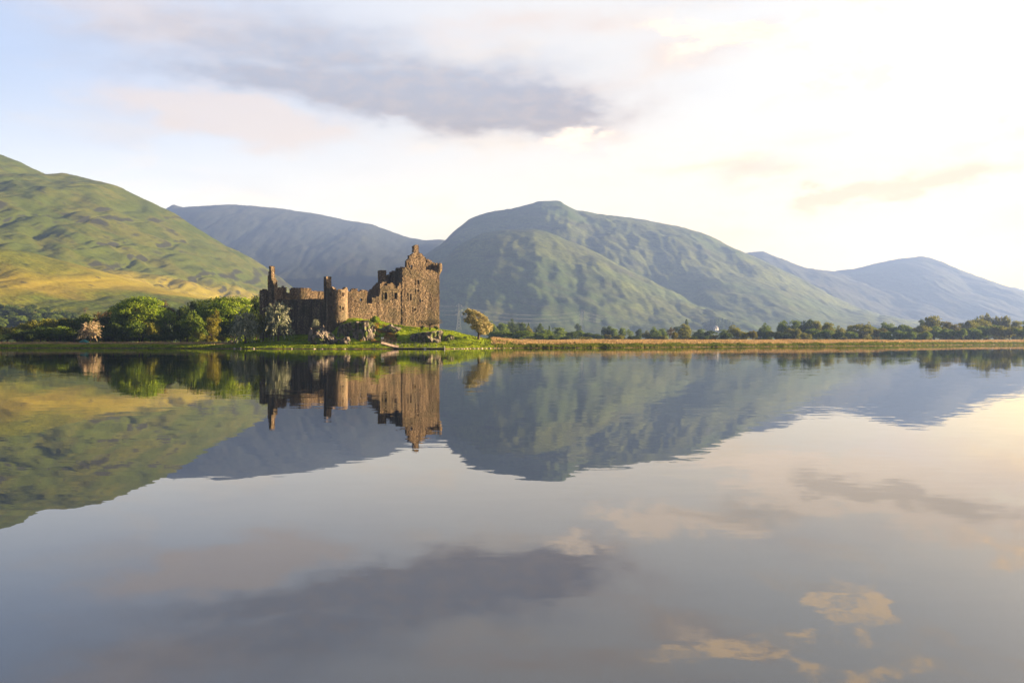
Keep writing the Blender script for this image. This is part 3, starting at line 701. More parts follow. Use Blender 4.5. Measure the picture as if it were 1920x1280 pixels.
for i, (px, py) in enumerate(st):
    D = CAM_H*F_PX/(py-640) if py > 650 else 178
    D = float(shore_d(np.array([px]))[0])-.1
    sd = 'left of the pontoon' if px < 740 else 'right of the pontoon'
    n = sum(1 for q in st if (q[0] < 740) == (px < 740) and q[0] <= px)
    me = rock_mesh(60+i, 10, 2, (.16+.22*rg.random(), .25, .09+.10*rg.random()), (0, 0), .1); me.materials.append(M_PEB)
    o = bpy.data.objects.new('shore_stone', me); C.objects.link(o); o.location = ((px-960)/F_PX*D, D, .05)
    tag(o, f'pale stone at the water\'s edge, {ordinal(n)} from the left of those {sd}', 'stone', 'pale stones along the waterline')

# ------------------------------------------------------------------ trees
def leaf_quads(Cn, Nn, size, rng, flat=.55):
    """one small quad per centre, facing roughly along the given normals"""
    n = len(Cn); N = Nn*flat+rng.normal(size=(n, 3))*(1-flat); N /= np.linalg.norm(N, axis=1)[:, None]+1e-9
    A = np.cross(N, rng.normal(size=(n, 3))); A /= np.linalg.norm(A, axis=1)[:, None]+1e-9; B = np.cross(N, A)
    s = size*rng.uniform(.55, 1.25, n)[:, None]; e = s*rng.uniform(.5, .9, n)[:, None]
    V = np.stack([Cn-A*s-B*e*.3, Cn+B*e-A*s*.2, Cn+A*s+B*e*.2, Cn-B*e+A*s*.15], 1).reshape(-1, 3)
    Q = np.arange(4*n).reshape(n, 4); return V, Q
def crown_round(seed, ncl=34, per=120, leaf=.026, z0=.16, zc=.56, lobes=1, flatb=.7, cl=(.11, .19), open_=.0, skirt=0, vs=(-.16, .14)):
    rng = np.random.RandomState(seed)
    ctr = [(0, 0, zc)] if lobes == 1 else [(rng.uniform(-.28, .28), rng.uniform(-.28, .28), zc+rng.uniform(*vs)) for _ in range(lobes)]
    CC = []; NN = []; cents = []
    for k in range(ncl+skirt):
        c0 = np.array(ctr[k % len(ctr)]); d = rng.normal(size=3); d /= np.linalg.norm(d)
        if d[2] < 0: d[2] *= flatb
        rad = np.array([.36, .36, min(.36, 1-zc-.1)])*(1 if lobes == 1 else .62)
        c = c0+d*rad*rng.uniform(.55, 1.0)**.5
        c[2] = max(c[2], z0+.08); r = rng.uniform(*cl)
        if k >= ncl: a = rng.uniform(0, 6.283); q = rng.uniform(.16, .36); c = np.array([q*np.cos(a), q*np.sin(a), rng.uniform(.03, .20)]); c0 = np.array([0, 0, .2])
        if rng.rand() < open_: continue
        cents.append(c)
        v = rng.normal(size=(per, 3)); v /= np.linalg.norm(v, axis=1)[:, None]
        v[:, 2] = np.where(v[:, 2] < -.3, -v[:, 2]*.6, v[:, 2])
        rr = r*rng.uniform(.45, 1.08, per)[:, None]**.7
        p = c+v*rr*np.array([1.15, 1.15, .85]); CC.append(p); NN.append(v*.7+(p-c0)*.9)
    CC = np.concatenate(CC); NN = np.concatenate(NN); NN /= np.linalg.norm(NN, axis=1)[:, None]+1e-9
    return leaf_quads(CC, NN, leaf, rng), cents
def crown_spray(seed, n=150, per=34, leaf=.017, z0=.1, wide=1.0, droop=.25):
    rng = np.random.RandomState(seed); CC = []; NN = []; cents = []
    for k in range(n):
        d = rng.normal(size=3); d[2] = abs(d[2])*.85-.32; d /= np.linalg.norm(d)
        base = np.array([rng.uniform(-.12, .12), rng.uniform(-.12, .12), rng.uniform(.25, .5)]); L = rng.uniform(.26, .50)
        t = rng.uniform(.25, 1, per)**.8
        p = base+d*L*t[:, None]+np.array([0, 0, -droop])*((t*L)**2)[:, None]*2+rng.normal(size=(per, 3))*(.028*(1.2-t))[:, None]
        p[:, 2] = np.maximum(p[:, 2], z0+rng.uniform(0, .05))
        CC.append(p); NN.append(np.tile(d+np.array([0, 0, .5]), (per, 1)))
        if k % 8 == 0: cents.append(base+d*L*.6)
    CC = np.concatenate(CC); NN = np.concatenate(NN); NN /= np.linalg.norm(NN, axis=1)[:, None]
    return leaf_quads(CC, NN, leaf, rng, .5), cents
def crown_cone(seed, layers=14, leaf=.03):
    rng = np.random.RandomState(seed); CC = []; NN = []
    for k in range(layers):
        z = .10+.88*k/layers; r = .48*(1-k/layers)**.8+.03
        m_ = int(50+260*(1-k/layers)); a = rng.uniform(0, 2*np.pi, m_)
        wob = 1+.35*np.sin(a*3+k*2.1)*rng.uniform(.3, 1)
        q = r*rng.uniform(.3, 1, m_)**.6*wob
        p = np.stack([q*np.cos(a), q*np.sin(a), z-.10*q+rng.normal(size=m_)*.018], 1); CC.append(p); NN.append(np.stack([np.cos(a), np.sin(a), np.full(m_, .7)], 1))
    CC = np.concatenate(CC); NN = np.concatenate(NN)
    return leaf_quads(CC, NN, leaf, rng, .5), []
PROTO = {}
def make_proto(key, crown, trunk=True, tr=.022, seed=0):
    (V, Q), cents = crown
    w = np.quantile(np.hypot(V[:, 0], V[:, 1]), .985)*2; h = np.quantile(V[:, 2], .997)
    V = V*np.array([1/w, 1/w, 1/h])
    me = bpy.data.meshes.new('crown'); o = fast_mesh('crown', V, Q, TONES['green']); crown_me = o.data; bpy.data.objects.remove(o)
    rng = random.Random(seed+3); mb = MB()
    mb.tube([(0, 0, -.04), (.01, .0, .12), (.0, .015, .3), (.01, 0, .5)], [tr*1.4, tr, tr*.8, tr*.45], 7)
    for c in cents[:14]:
        c = Vector((c[0]/w, c[1]/w, c[2]/h)); z = min(.32, max(.08, c.z*.5)); mid = Vector((c.x*.45, c.y*.45, z+(c.z-z)*.6))
        mb.tube([(0, 0, z), mid, c], [tr*.55, tr*.34, tr*.12], 5, False)
    t = mb.build('trunk', M_BARK); tme = t.data; bpy.data.objects.remove(t)
    PROTO[key] = (crown_me, tme)
make_proto('oak', crown_round(1, 46, 130, .024, lobes=4, z0=-.04, zc=.50, skirt=16), seed=1)
make_proto('elm', crown_round(2, 40, 130, .025, lobes=3, z0=-.04, zc=.50, skirt=16), seed=2)
make_proto('round', crown_round(3, 36, 130, .026, z0=-.04, zc=.50, skirt=16), seed=3)
make_proto('tall', crown_round(4, 50, 110, .024, z0=-.04, lobes=6, zc=.50, skirt=16), seed=4)
make_proto('bush', crown_round(5, 40, 130, .028, z0=-.06, zc=.42, lobes=4, cl=(.13, .21)), seed=5)
make_proto('thicket', crown_round(6, 48, 120, .026, z0=-.06, zc=.40, lobes=6, cl=(.10, .18)), seed=6)
make_proto('sparse', crown_round(7, 34, 60, .022, lobes=4, open_=.2), tr=.03, seed=7)
make_proto('hawthorn', crown_spray(8, 210, 40, .018, -.02, droop=.4), tr=.03, seed=8)
make_proto('hawthorn2', crown_spray(9, 210, 40, .018, -.02, droop=.75), tr=.03, seed=9)
make_proto('conifer', crown_cone(10), tr=.02, seed=10)
make_proto('lone', crown_round(11, 90, 190, .0185, z0=.02, zc=.56, lobes=8, cl=(.08, .14), flatb=1.0, vs=(-.30, .20)), tr=.035, seed=11)
make_proto('bigoak', crown_round(12, 120, 280, .0130, z0=.0, zc=.5, cl=(.08, .15), skirt=40), tr=.025, seed=12)
trng = random.Random(31)
def tree(name, px, top, w, D, kind, tone, label, cat='tree', group=None, foot=None, wd=None, lean=0):
    """px: centre column, top: top row, w: crown width, in photo pixels; D metres away"""
    k = D/F_PX; x = (px-960)*k
    z = ground_z(x, D) if foot is None else P(px, foot, D).z
    h = CAM_H+(640-top)*k-z
    if h < .6: h = .6
    root = empty(name, (x, D, z-.05), trng.uniform(0, 6.28) if not lean else 0)
    root.scale = (w*k, (wd or w)*k, h)
    cm, tm = PROTO[kind]
    for nm, me, mt in (('crown', cm, TONES[tone]), ('trunk', tm, M_BARK)):
        o = bpy.data.objects.new(nm, me); C.objects.link(o); o.parent = root
        o.material_slots[0].link = 'OBJECT'; o.material_slots[0].material = mt
    return tag(root, label, cat, group)
T = tree
# special trees round the castle
T('hawthorn_tree', 897, 580, 58, 198, 'lone', 'cream', 'lone hawthorn in cream blossom on the grass right of the keep', foot=633.5)
T('hawthorn_tree', 460, 586, 60, 196, 'hawthorn2', 'blossom', 'broad grey-white blossoming hawthorn beside the lime tree, farthest from the castle wall', group='hawthorns by the castle', foot=641)
T('hawthorn_tree', 522, 565, 54, 196, 'hawthorn', 'blossom', 'tall grey-white blossoming hawthorn against the shaded castle wall', group='hawthorns by the castle', foot=636)
T('hawthorn_tree', 494, 589, 34, 199, 'hawthorn', 'olive', 'dull green hawthorn between the two blossoming ones', group='hawthorns by the castle', foot=638)
T('shrub', 592, 598, 17, 196, 'hawthorn2', 'blossom', 'small pale blossoming shrub above the standing slabs', 'shrub', foot=612)
T('shrub', 703, 592, 22, 199.5, 'bush', 'lime', 'bright yellow-green shrub against the sunlit wall', 'shrub', foot=615)
T('shrub', 690, 606, 30, 197.5, 'bush', 'lime', 'low lime bush on top of the big dark outcrop', 'shrub', foot=618)
T('shrub', 806, 596, 48, 205, 'sparse', 'grey', 'leafless grey twiggy shrub at the foot of the keep', 'shrub', foot=617)
T('shrub', 792, 610, 9, 202, 'bush', 'dark', 'small dark shrub under the twiggy shrub at the keep foot', 'shrub', foot=617.5)
T('shrub', 818, 611, 10, 205, 'bush', 'dark', 'small dark shrub at the right corner of the keep', 'shrub', foot=619)
T('tree', 481, 556, 34, 236, 'oak', 'dark', 'dark tree peeping out behind the ruined corner tower of the castle')
# woodland left of the castle: (px, top, width, D, kind, tone)
LEFT = [
 (268, 559, 104, 243, 'bigoak', 'lime'), (310, 563, 34, 247, 'sparse', 'brown'), (432, 559, 112, 250, 'bigoak', 'lime'), (376, 563, 50, 256, 'oak', 'dark'), (470, 578, 40, 262, 'elm', 'gold'),
 (410, 568, 40, 258, 'elm', 'green'), (344, 576, 46, 262, 'round', 'dark'), (350, 592, 44, 238, 'tall', 'green'), (372, 584, 52, 232, 'tall', 'green'), (396, 583, 36, 227, 'tall', 'gold'), (338, 606, 40, 236, 'thicket', 'dark'),
 (262, 605, 56, 226, 'thicket', 'green'), (282, 604, 40, 228, 'bush', 'olive'), (238, 612, 40, 230, 'bush', 'dark'), (305, 612, 40, 232, 'thicket', 'dark'),
 (222, 585, 46, 250, 'tall', 'green'), (204, 592, 40, 244, 'round', 'dark'), (190, 584, 46, 262, 'elm', 'brown'), (212, 606, 34, 232, 'thicket', 'dark'), (186, 604, 30, 236, 'bush', 'dark'),
 (150, 590, 46, 252, 'elm', 'dark'), (132, 598, 44, 240, 'round', 'dark'), (120, 597, 40, 246, 'oak', 'gold'), (90, 598, 48, 248, 'oak', 'olive'), (66, 601, 36, 256, 'round', 'olive'),
 (112, 612, 52, 230, 'thicket', 'green'), (76, 612, 48, 232, 'thicket', 'green'), (48, 607, 34, 244, 'round', 'olive'), (44, 618, 34, 228, 'bush', 'dark'), (140, 616, 40, 228, 'thicket', 'dark'),
 (14, 612, 44, 236, 'bush', 'gold'), (32, 615, 30, 231, 'bush', 'olive'), (-6, 616, 40, 229, 'bush', 'olive'), (4, 626, 30, 225, 'bush', 'green'), (415, 629, 18, 222, 'bush', 'gold'), (324, 622, 30, 226, 'bush', 'dark'), (-30, 606, 44, 244, 'oak', 'green'),
 (170, 614, 40, 238, 'bush', 'dark'), (62, 624, 34, 226, 'bush', 'dark'), (352, 614, 40, 230, 'bush', 'dark'), (440, 600, 60, 240, 'bush', 'dark'), (240, 626, 34, 224, 'bush', 'dark'), (292, 626, 34, 224.5, 'bush', 'dark'), (200, 624, 34, 226, 'bush', 'dark'), (375, 622, 26, 225, 'bush', 'olive'),
]
T('hawthorn_tree', 169, 602, 46, 219, 'hawthorn', 'pink', 'hawthorn covered in pinkish blossom in front of the left woodland, above the tent', foot=638.5)
TW = {'lime': 'bright lime', 'green': 'mid green', 'dark': 'dark green', 'olive': 'olive', 'gold': 'golden green', 'brown': 'bronze brown', 'blossom': 'blossoming'}
KW = {'bigoak': 'broad domed tree', 'oak': 'broad tree', 'elm': 'full crowned tree', 'round': 'rounded tree', 'tall': 'upright tree', 'bush': 'low bush', 'thicket': 'wide thicket bush', 'sparse': 'thin leaved tree', 'conifer': 'pointed conifer'}
def forest(rows, where, group):
    order = sorted(rows, key=lambda r: r[0])
    count = {}
    for r in order:
        key = (r[4], r[5]); count[key] = count.get(key, 0)+1
        tot = sum(1 for q in rows if (q[4], q[5]) == key)
        rank = f', {ordinal(count[key])} such from left' if tot > 1 else ''
        kind = KW[r[4]]; name = 'bush' if r[4] in ('bush', 'thicket') else ('conifer' if r[4] == 'conifer' else 'tree')
        T(name, r[0], r[1], r[2]*(1.3 if group.startswith('hazy') else 1.1), *r[3:6], f'{TW[r[5]]} {kind} {where}{rank}', name if name != 'conifer' else 'tree', group)
forest(LEFT, 'in woodland left of castle', 'trees in the woodland left of the castle')
# dark wood at the foot of the green hill
fr = random.Random(4); FARL = []
for i in range(30):
    px = -10+i*6.2+fr.uniform(-3, 3); base = 571+max(0, px-60)*.20+fr.uniform(-2, 6)
    FARL.append((px, base+(8 if i % 2 else 0), fr.uniform(15, 24), 700+(60 if i % 2 == 0 else 0)+fr.uniform(-30, 30), fr.choice(['elm', 'oak', 'round', 'tall']), fr.choice(['dark', 'dark', 'dark', 'green'])))
for i in range(16):
    px = -8+i*10+fr.uniform(-4, 4); FARL.append((px, 592+fr.uniform(-5, 5)+max(0, px-90)*.05, fr.uniform(20, 28), 480+fr.uniform(-40, 40), fr.choice(['elm', 'oak', 'round', 'thicket']), fr.choice(['dark', 'green', 'green'])))
for px, top, w in ((206, 584, 26), (196, 590, 22), (330, 577, 20), (345, 574, 18), (476, 575, 18)): FARL.append((px, top, w, 560, 'round', 'dark'))
FARL.append((160, 575, 11, 640, 'sparse', 'gold'))
def on_slope(px, foot, d0=430):
    for D in range(d0, 1500, 10):
        if 640-(ground_z((px-960)/F_PX*D, D)-CAM_H)/D*F_PX <= foot: return float(D)
    return 700.0
FARL = [(px, top, w, on_slope(px, top+fr.uniform(15, 20)), k, t) for px, top, w, D, k, t in FARL]
forest(FARL, 'in wood at green hill foot', 'trees in the wood at the foot of the green hill')
# hazy trees between the lone hawthorn and the white house
MID = [
 (925, 602, 24, 520, 'tall', 'green'), (940, 606, 26, 540, 'oak', 'green'), (951, 604, 18, 560, 'tall', 'dark'), (963, 599, 20, 560, 'tall', 'dark'), (976, 605, 22, 580, 'oak', 'dark'), (991, 606, 10, 600, 'conifer', 'dark'), (996, 612, 18, 480, 'tall', 'olive'), (1008, 607, 18, 580, 'tall', 'dark'), (1018, 608, 16, 600, 'tall', 'dark'), (1030, 611, 8, 620, 'conifer', 'dark'),
 (934, 620, 36, 400, 'bush', 'green'), (973, 620, 44, 400, 'bush', 'green'), (1014, 623, 36, 410, 'bush', 'green'), (1046, 614, 28, 520, 'oak', 'green'), (1025, 618, 20, 500, 'round', 'green'), (1036, 628, 24, 410, 'bush', 'dark'),
 (1070, 622, 26, 470, 'thicket', 'dark'), (1088, 620, 26, 500, 'thicket', 'green'), (1084, 607, 11, 900, 'round', 'dark'), (1105, 624, 24, 480, 'thicket', 'dark'), (1120, 626, 22, 470, 'bush', 'dark'), (1138, 612, 19, 560, 'elm', 'dark'), (1150, 616, 18, 580, 'oak', 'green'), (1140, 627, 12, 430, 'bush', 'gold'), (1060, 630, 22, 420, 'bush', 'dark'), (1096, 631, 24, 420, 'bush', 'olive'),
 (1166, 615, 14, 560, 'oak', 'green'), (1181, 617, 16, 600, 'sparse', 'green'), (1196, 617, 14, 590, 'elm', 'dark'), (1212, 620, 16, 540, 'tall', 'olive'), (1228, 613, 20, 560, 'tall', 'green'), (1243, 616, 17, 570, 'oak', 'green'), (1160, 628, 18, 430, 'bush', 'olive'), (1186, 629, 22, 440, 'bush', 'dark'), (1225, 628, 20, 460, 'bush', 'dark'), (1245, 629, 16, 460, 'bush', 'olive'),
 (1256, 613, 13, 400, 'sparse', 'brown'), (1265, 622, 11, 396, 'bush', 'gold'), (1273, 612, 18, 700, 'round', 'dark'), (1287, 599, 14, 720, 'conifer', 'dark'), (1289, 608, 22, 540, 'elm', 'olive'), (1282, 617, 17, 480, 'round', 'olive'), (1284, 629, 16, 440, 'bush', 'olive'), (1297, 631, 14, 440, 'bush', 'dark'), (1304, 622, 16, 560, 'oak', 'green'), (1316, 617, 17, 560, 'oak', 'green'), (1331, 620, 21, 500, 'round', 'dark'), (1339, 628, 11, 440, 'bush', 'gold'), (1355, 618, 17, 540, 'oak', 'green'), (1320, 629, 16, 460, 'bush', 'dark'),
]
forest(MID, 'among hazy trees left of white house', 'hazy trees beyond the reeds right of the castle')
GROVE = [(1322+i*6.5, 604-7*math.sin(i*.42)+fr.uniform(-2, 2), fr.uniform(10, 15), 1830+fr.uniform(-40, 40), fr.choice(['conifer', 'tall', 'oak', 'round']), 'dark') for i in range(11)]
forest(GROVE, 'in grove behind white house', 'trees in the grove behind the white house')
RIGHT = [
 (1384, 610, 38, 470, 'tall', 'olive'), (1411, 620, 18, 420, 'bush', 'gold'), (1362, 624, 24, 440, 'bush', 'dark'), (1400, 622, 26, 430, 'bush', 'olive'), (1425, 611, 26, 500, 'tall', 'dark'), (1441, 606, 24, 510, 'tall', 'green'), (1463, 602, 24, 520, 'elm', 'green'), (1478, 606, 20, 530, 'tall', 'green'), (1455, 621, 28, 460, 'bush', 'olive'), (1490, 601, 28, 530, 'oak', 'green'), (1510, 600, 30, 520, 'elm', 'dark'), (1530, 602, 30, 520, 'oak', 'olive'), (1551, 605, 30, 510, 'oak', 'olive'),
 (1490, 616, 32, 460, 'bush', 'olive'), (1522, 616, 30, 470, 'thicket', 'green'), (1550, 618, 28, 470, 'thicket', 'green'), (1436, 620, 24, 470, 'thicket', 'dark'), (1580, 611, 26, 530, 'tall', 'olive'), (1567, 614, 22, 540, 'tall', 'green'), (1597, 610, 24, 560, 'oak', 'olive'), (1616, 608, 42, 500, 'round', 'olive'), (1632, 604, 14, 560, 'tall', 'olive'), (1640, 612, 26, 520, 'elm', 'green'),
 (1648, 616, 24, 490, 'bush', 'gold'), (1666, 605, 30, 540, 'elm', 'green'), (1690, 609, 28, 540, 'round', 'green'), (1708, 611, 28, 520, 'elm', 'green'), (1728, 611, 32, 510, 'round', 'olive'), (1752, 593, 42, 560, 'oak', 'olive'), (1735, 600, 24, 570, 'elm', 'dark'), (1772, 603, 26, 560, 'oak', 'gold'), (1774, 617, 32, 490, 'bush', 'green'), (1803, 616, 22, 490, 'bush', 'green'), (1793, 608, 26, 540, 'oak', 'gold'), (1750, 612, 30, 520, 'thicket', 'green'),
 (1815, 601, 34, 570, 'round', 'olive'), (1834, 599, 38, 580, 'round', 'olive'), (1848, 589, 22, 600, 'elm', 'olive'), (1832, 595, 10, 610, 'elm', 'dark'), (1866, 594, 16, 600, 'elm', 'olive'), (1884, 593, 20, 600, 'elm', 'olive'), (1877, 595, 12, 620, 'round', 'gold'), (1850, 610, 42, 520, 'bush', 'green'), (1873, 611, 32, 510, 'bush', 'olive'), (1893, 613, 28, 500, 'bush', 'olive'), (1905, 602, 28, 570, 'oak', 'olive'), (1925, 602, 30, 580, 'oak', 'green'), (1916, 616, 26, 490, 'bush', 'green'), (1942, 608, 34, 540, 'round', 'green'), (1825, 615, 30, 500, 'bush', 'green'),
 (1686, 619, 26, 470, 'bush', 'green'), (1706, 621, 24, 470, 'bush', 'green'), (1595, 621, 26, 470, 'bush', 'green'), (1570, 623, 22, 460, 'bush', 'dark'), (1660, 621, 22, 470, 'bush', 'green'), (1735, 622, 26, 480, 'bush', 'green'), (1510, 624, 24, 450, 'bush', 'olive'), (1470, 624, 24, 450, 'bush', 'dark'),
]
forest(RIGHT, 'in tree line beyond reed bank', 'trees in the long tree line beyond the reeds')
# scrub on the skyline spur of the green hill
for i, (px, py, w) in enumerate([(392, 461, 8), (400, 471, 9), (420, 470, 7), (434, 482, 11), (418, 476, 8), (486, 489, 6)]):
    D = 1550
    T('tree', px, py-6, w, D, 'round', 'dark', f'dark scrub tree on the green hill slope, {ordinal(i+1)} from the left of the six', 'tree', 'scrub trees on the green hillside') if False else None

# ------------------------------------------------------------------ grass, reeds, rushes, bracken
def tufts(name, X, Y, hgt, wid, mat, seed, blades=4):
    rng = np.random.RandomState(seed); n = len(X); Z = land_h(X, Y)-.03
    V = []; 
    X = np.repeat(X, blades)+rng.normal(size=n*blades)*wid*.9; Y = np.repeat(Y, blades)+rng.normal(size=n*blades)*wid*.9; Z = np.repeat(Z, blades)
    hh = np.repeat(hgt, blades)*rng.uniform(.5, 1.15, n*blades); a = rng.uniform(0, np.pi, n*blades)
    dx = np.cos(a)*wid*.5; dy = np.sin(a)*wid*.5; lx = rng.normal(size=n*blades)*hh*.28; ly = rng.normal(size=n*blades)*hh*.28
    V = np.stack([np.stack([X-dx, Y-dy, Z], 1), np.stack([X+dx, Y+dy, Z], 1), np.stack([X+dx*.35+lx, Y+dy*.35+ly, Z+hh], 1), np.stack([X-dx*.35+lx, Y-dy*.35+ly, Z+hh*.92], 1)], 1).reshape(-1, 3)
    Q = np.arange(len(V)).reshape(-1, 4)
    return tag(fast_mesh(name, V, Q, mat), kind='stuff')
def scatter(n, px0, px1, s0, s1, seed, dens=None):
    rng = np.random.RandomState(seed); px = rng.uniform(px0, px1, n); s = s0+(s1-s0)*rng.rand(n)
    D = shore_d(px)+s; X = (px-960)/F_PX*D
    keep = np.ones(n, bool) if dens is None else rng.rand(n) < dens(px, s, X, D)
    return X[keep], D[keep], px[keep], s[keep]
clump = lambda X, Y, f, lo, hi: np.clip((fbm(X*f, Y*f, 4)-lo)/(hi-lo), 0, 1)
X, Y, px, s = scatter(26000, 430, 960, .6, 34, 1, lambda px, s, X, D: .25+.75*clump(X, D, .25, -.15, .35))
tufts('grass', X, Y, .16+.16*clump(X, Y, .4, 0, .4), .16, M_GRASS, 1)
X, Y, px, s = scatter(15000, -60, 470, .5, 9, 2, None)
tufts('grass', X, Y, np.full(len(X), .28), .22, M_GRASS, 2)
X, Y, px, s = scatter(20000, -80, 440, 5.5, 30, 3, lambda px, s, X, D: .3+.7*clump(X, D, .2, -.2, .3))
tufts('reeds', X, Y, .30+.25*clump(X, Y, .15, -.1, .4), .20, M_REED, 3)
X, Y, px, s = scatter(26000, 930, 2000, .4, 14, 4, None)
tufts('grass', X, Y, .30+.30*clump(X, Y, .12, -.1, .4), .32, M_SEDGE, 4)
X, Y, px, s = scatter(80000, 925, 2020, 5, 110, 5, lambda px, s, X, D: np.clip((s-4)/6+clump(X, D, .06, -.1, .3)-.5, 0, 1)*np.where(px > 1580, np.clip((s-18)/25, 0, 1), 1))
tufts('reeds', X, Y, .62+.45*clump(X, Y, .05, -.1, .4), .34, M_REED, 5)
X, Y, px, s = scatter(5000, 700, 1000, 1.5, 22, 6, lambda px, s, X, D: (clump(X, D, .55, .16, .34)))
tufts('rushes', X, Y, np.full(len(X), .38), .14, M_RUSH, 6, 5)
X, Y, px, s = scatter(9000, 1000, 2000, 1.0, 30, 7, lambda px, s, X, D: (clump(X, D, .16, .14, .30)))
tufts('rushes', X, Y, np.full(len(X), .5), .25, M_RUSH, 7, 5)
X, Y, px, s = scatter(5000, 676, 742, 11, 23, 8, lambda px, s, X, D: clump(X, D, .45, -.05, .3))
tufts('bracken', X, Y, np.full(len(X), .45), .18, M_BRACKEN, 8)

# ------------------------------------------------------------------ jetty, rail, sign, tent
M_TIMBER = plain('weathered_planks', (.36, .27, .20), .85, .25, 2.0)
M_DARK = plain('dark_float', (.025, .022, .022), .7, .3, 2.0)
M_RAIL = plain('grey_iron', (.10, .10, .10), .6, .2, 3.0, .4)
M_WHITE = plain('white_board', (.80, .80, .78), .6, .05, 2.0)
M_TEAL = plain('teal_canvas', (.02, .16, .15), .7, .2, 2.0)
def make_jetty():
    D = 176.3; k = D/F_PX
    root = empty('jetty', (P(745, 653, D).x, D, 0)); tag(root, 'low floating jetty with a sloping gangway at the water below the castle', 'jetty')
    X = lambda px: P(px, 0, D).x
    mb = MB(); n = 14
    gw = [(714, 644.2), (722, 646.0), (730, 648.6), (738, 650.6), (746, 651.6)]
    mb2 = MB()
    for (a, b), (c, d) in zip(gw[:-1], gw[1:]):
        p, q = P(a, b, D), P(c, d, D); L = (q-p).length; ang = math.atan2(q.z-p.z, q.x-p.x)
        mb.box(((p.x+q.x)/2, D+.9, (p.z+q.z)/2), (L+.03, 1.7, .07), 0, 0, -ang)
        mb2.box(((p.x+q.x)/2, D+.04, (p.z+q.z)/2-.10), (L+.03, .09, .20), 0, 0, -ang)
    # a gangway tilted towards the viewer shows its boards
    for v in mb.v: v.z += (v.y-D)*.26
    g = mb.build('gangway', M_TIMBER, root); mb2.build('beam', M_DARK, g)
    x0, x1 = X(738), X(834); segs = 4
    for i in range(segs):
        a = x0+(x1-x0)*i/segs; b = x0+(x1-x0)*(i+1)/segs-.05
        m_ = MB(); m_.box(((a+b)/2, D+.9, .24), (b-a, 1.9, .07)); dk = m_.build('deck', M_TIMBER, root)
        m_ = MB(); m_.box(((a+b)/2, D+.9, .07), (b-a-.12, 1.75, .26)); m_.build('float', M_DARK, dk)
    m_ = MB(); m_.box((x1-.04, D-.12, .25), (.12, .12, .85)); m_.build('end_post', M_WHITE, root)
    m_ = MB(); m_.box((X(797), D-.1, .20), (.5, .1, .24)); m_.build('fender', M_WHITE, root)
    posts = [(714.5, 644), (720, 645.2), (727, 648), (734, 650), (741, 651.4)]
    tops = []
    for px, py in posts:
        p = P(px, py, D); m_ = MB(); m_.tube([(p.x, D+.1, p.z-.2), (p.x, D+.1, p.z+1.05)], .035, 6); m_.build('post', M_RAIL, root); tops.append((p.x, D+.1, p.z+1.0))
    m_ = MB(); m_.tube(tops, .03, 6); m_.build('handrail', M_RAIL, root)
    tb = []
    for px, py in posts:
        p = P(px, py, D); z = p.z+.42; m_ = MB(); m_.tube([(p.x, D+1.75, z-.2), (p.x, D+1.75, z+1.0)], .035, 6); m_.build('post', M_RAIL, root); tb.append((p.x, D+1.75, z+.98))
    for i in range(6):
        px = 752+i*13; m_ = MB(); m_.tube([(X(px), D+1.75, .2), (X(px), D+1.75, 1.25)], .03, 6); m_.build('post', M_RAIL, root); tb.append((X(px), D+1.75, 1.22))
    m_ = MB(); m_.tube(tb, .03, 6); m_.build('handrail', M_RAIL, root)
    for c in root.children: c.matrix_parent_inverse = Matrix.Translation(-Vector(root.location))
make_jetty()
def make_sign():
    D = 187.0; p = P(717, 638, D); z = ground_z(p.x, D)
    root = empty('sign', (p.x, D, z)); tag(root, 'small white notice board on posts in the grass above the gangway', 'sign')
    m_ = MB(); m_.box((0, 0, CAM_H+(640-633.6)/F_PX*D-z), (.62, .05, .38), 0, R(-25)); m_.build('board', M_WHITE, root)
    for sx in (-.25, .25):
        m_ = MB(); m_.box((sx, .05, .5), (.07, .07, 1.3)); m_.build('post', M_RAIL, root)
make_sign()
def make_fence():
    root = empty('fence', (P(760, 643, 182).x, 182, .8)); tag(root, 'thin post and wire fence in the grass behind the jetty', 'fence')
    pts = []
    for i in range(9):
        px = 733+i*9; D = 182+.1*i; x = P(px, 0, D).x; z = ground_z(x, D); m_ = MB(); m_.box((x, D, z+.5), (.08, .08, 1.1)); m_.build('post', M_RAIL, root); pts.append((x, D, z+.95))
    for dz in (0, -.35): 
        m_ = MB(); m_.tube([(a, b, c+dz) for a, b, c in pts], .018, 5); m_.build('wire', M_RAIL, root)
    for c in root.children: c.matrix_parent_inverse = Matrix.Translation(-Vector(root.location))
make_fence()
def make_tent():
    D = 214; x = P(158, 0, D).x; z = ground_z(x, D)
    root = empty('tent', (x, D, z)); tag(root, 'low teal tent pitched under the pink blossoming hawthorn', 'tent')
    V, Fc = [], []; n, m_ = 16, 8
    for i in range(n+1):
        a = -1+2*i/n; hh = 1.15*(1-abs(a)**2.2); ww = .9*(1-abs(a)**3*.8)
        for j in range(m_+1):
            t = math.pi*j/m_; V.append((a*1.5, ww*math.cos(t), hh*math.sin(t)**.8))
    for i in range(n):
        for j in range(m_): b = i*(m_+1)+j; Fc.append((b, b+m_+1, b+m_+2, b+1))
    f = mesh_obj('flysheet', V, Fc, M_TEAL, root, True)
    q = MB(); q.tube([(0, .93*math.cos(math.pi*j/10), 1.17*math.sin(math.pi*j/10)**.8) for j in range(11)], .03, 5); q.build('pole', M_RAIL, root)
make_tent()

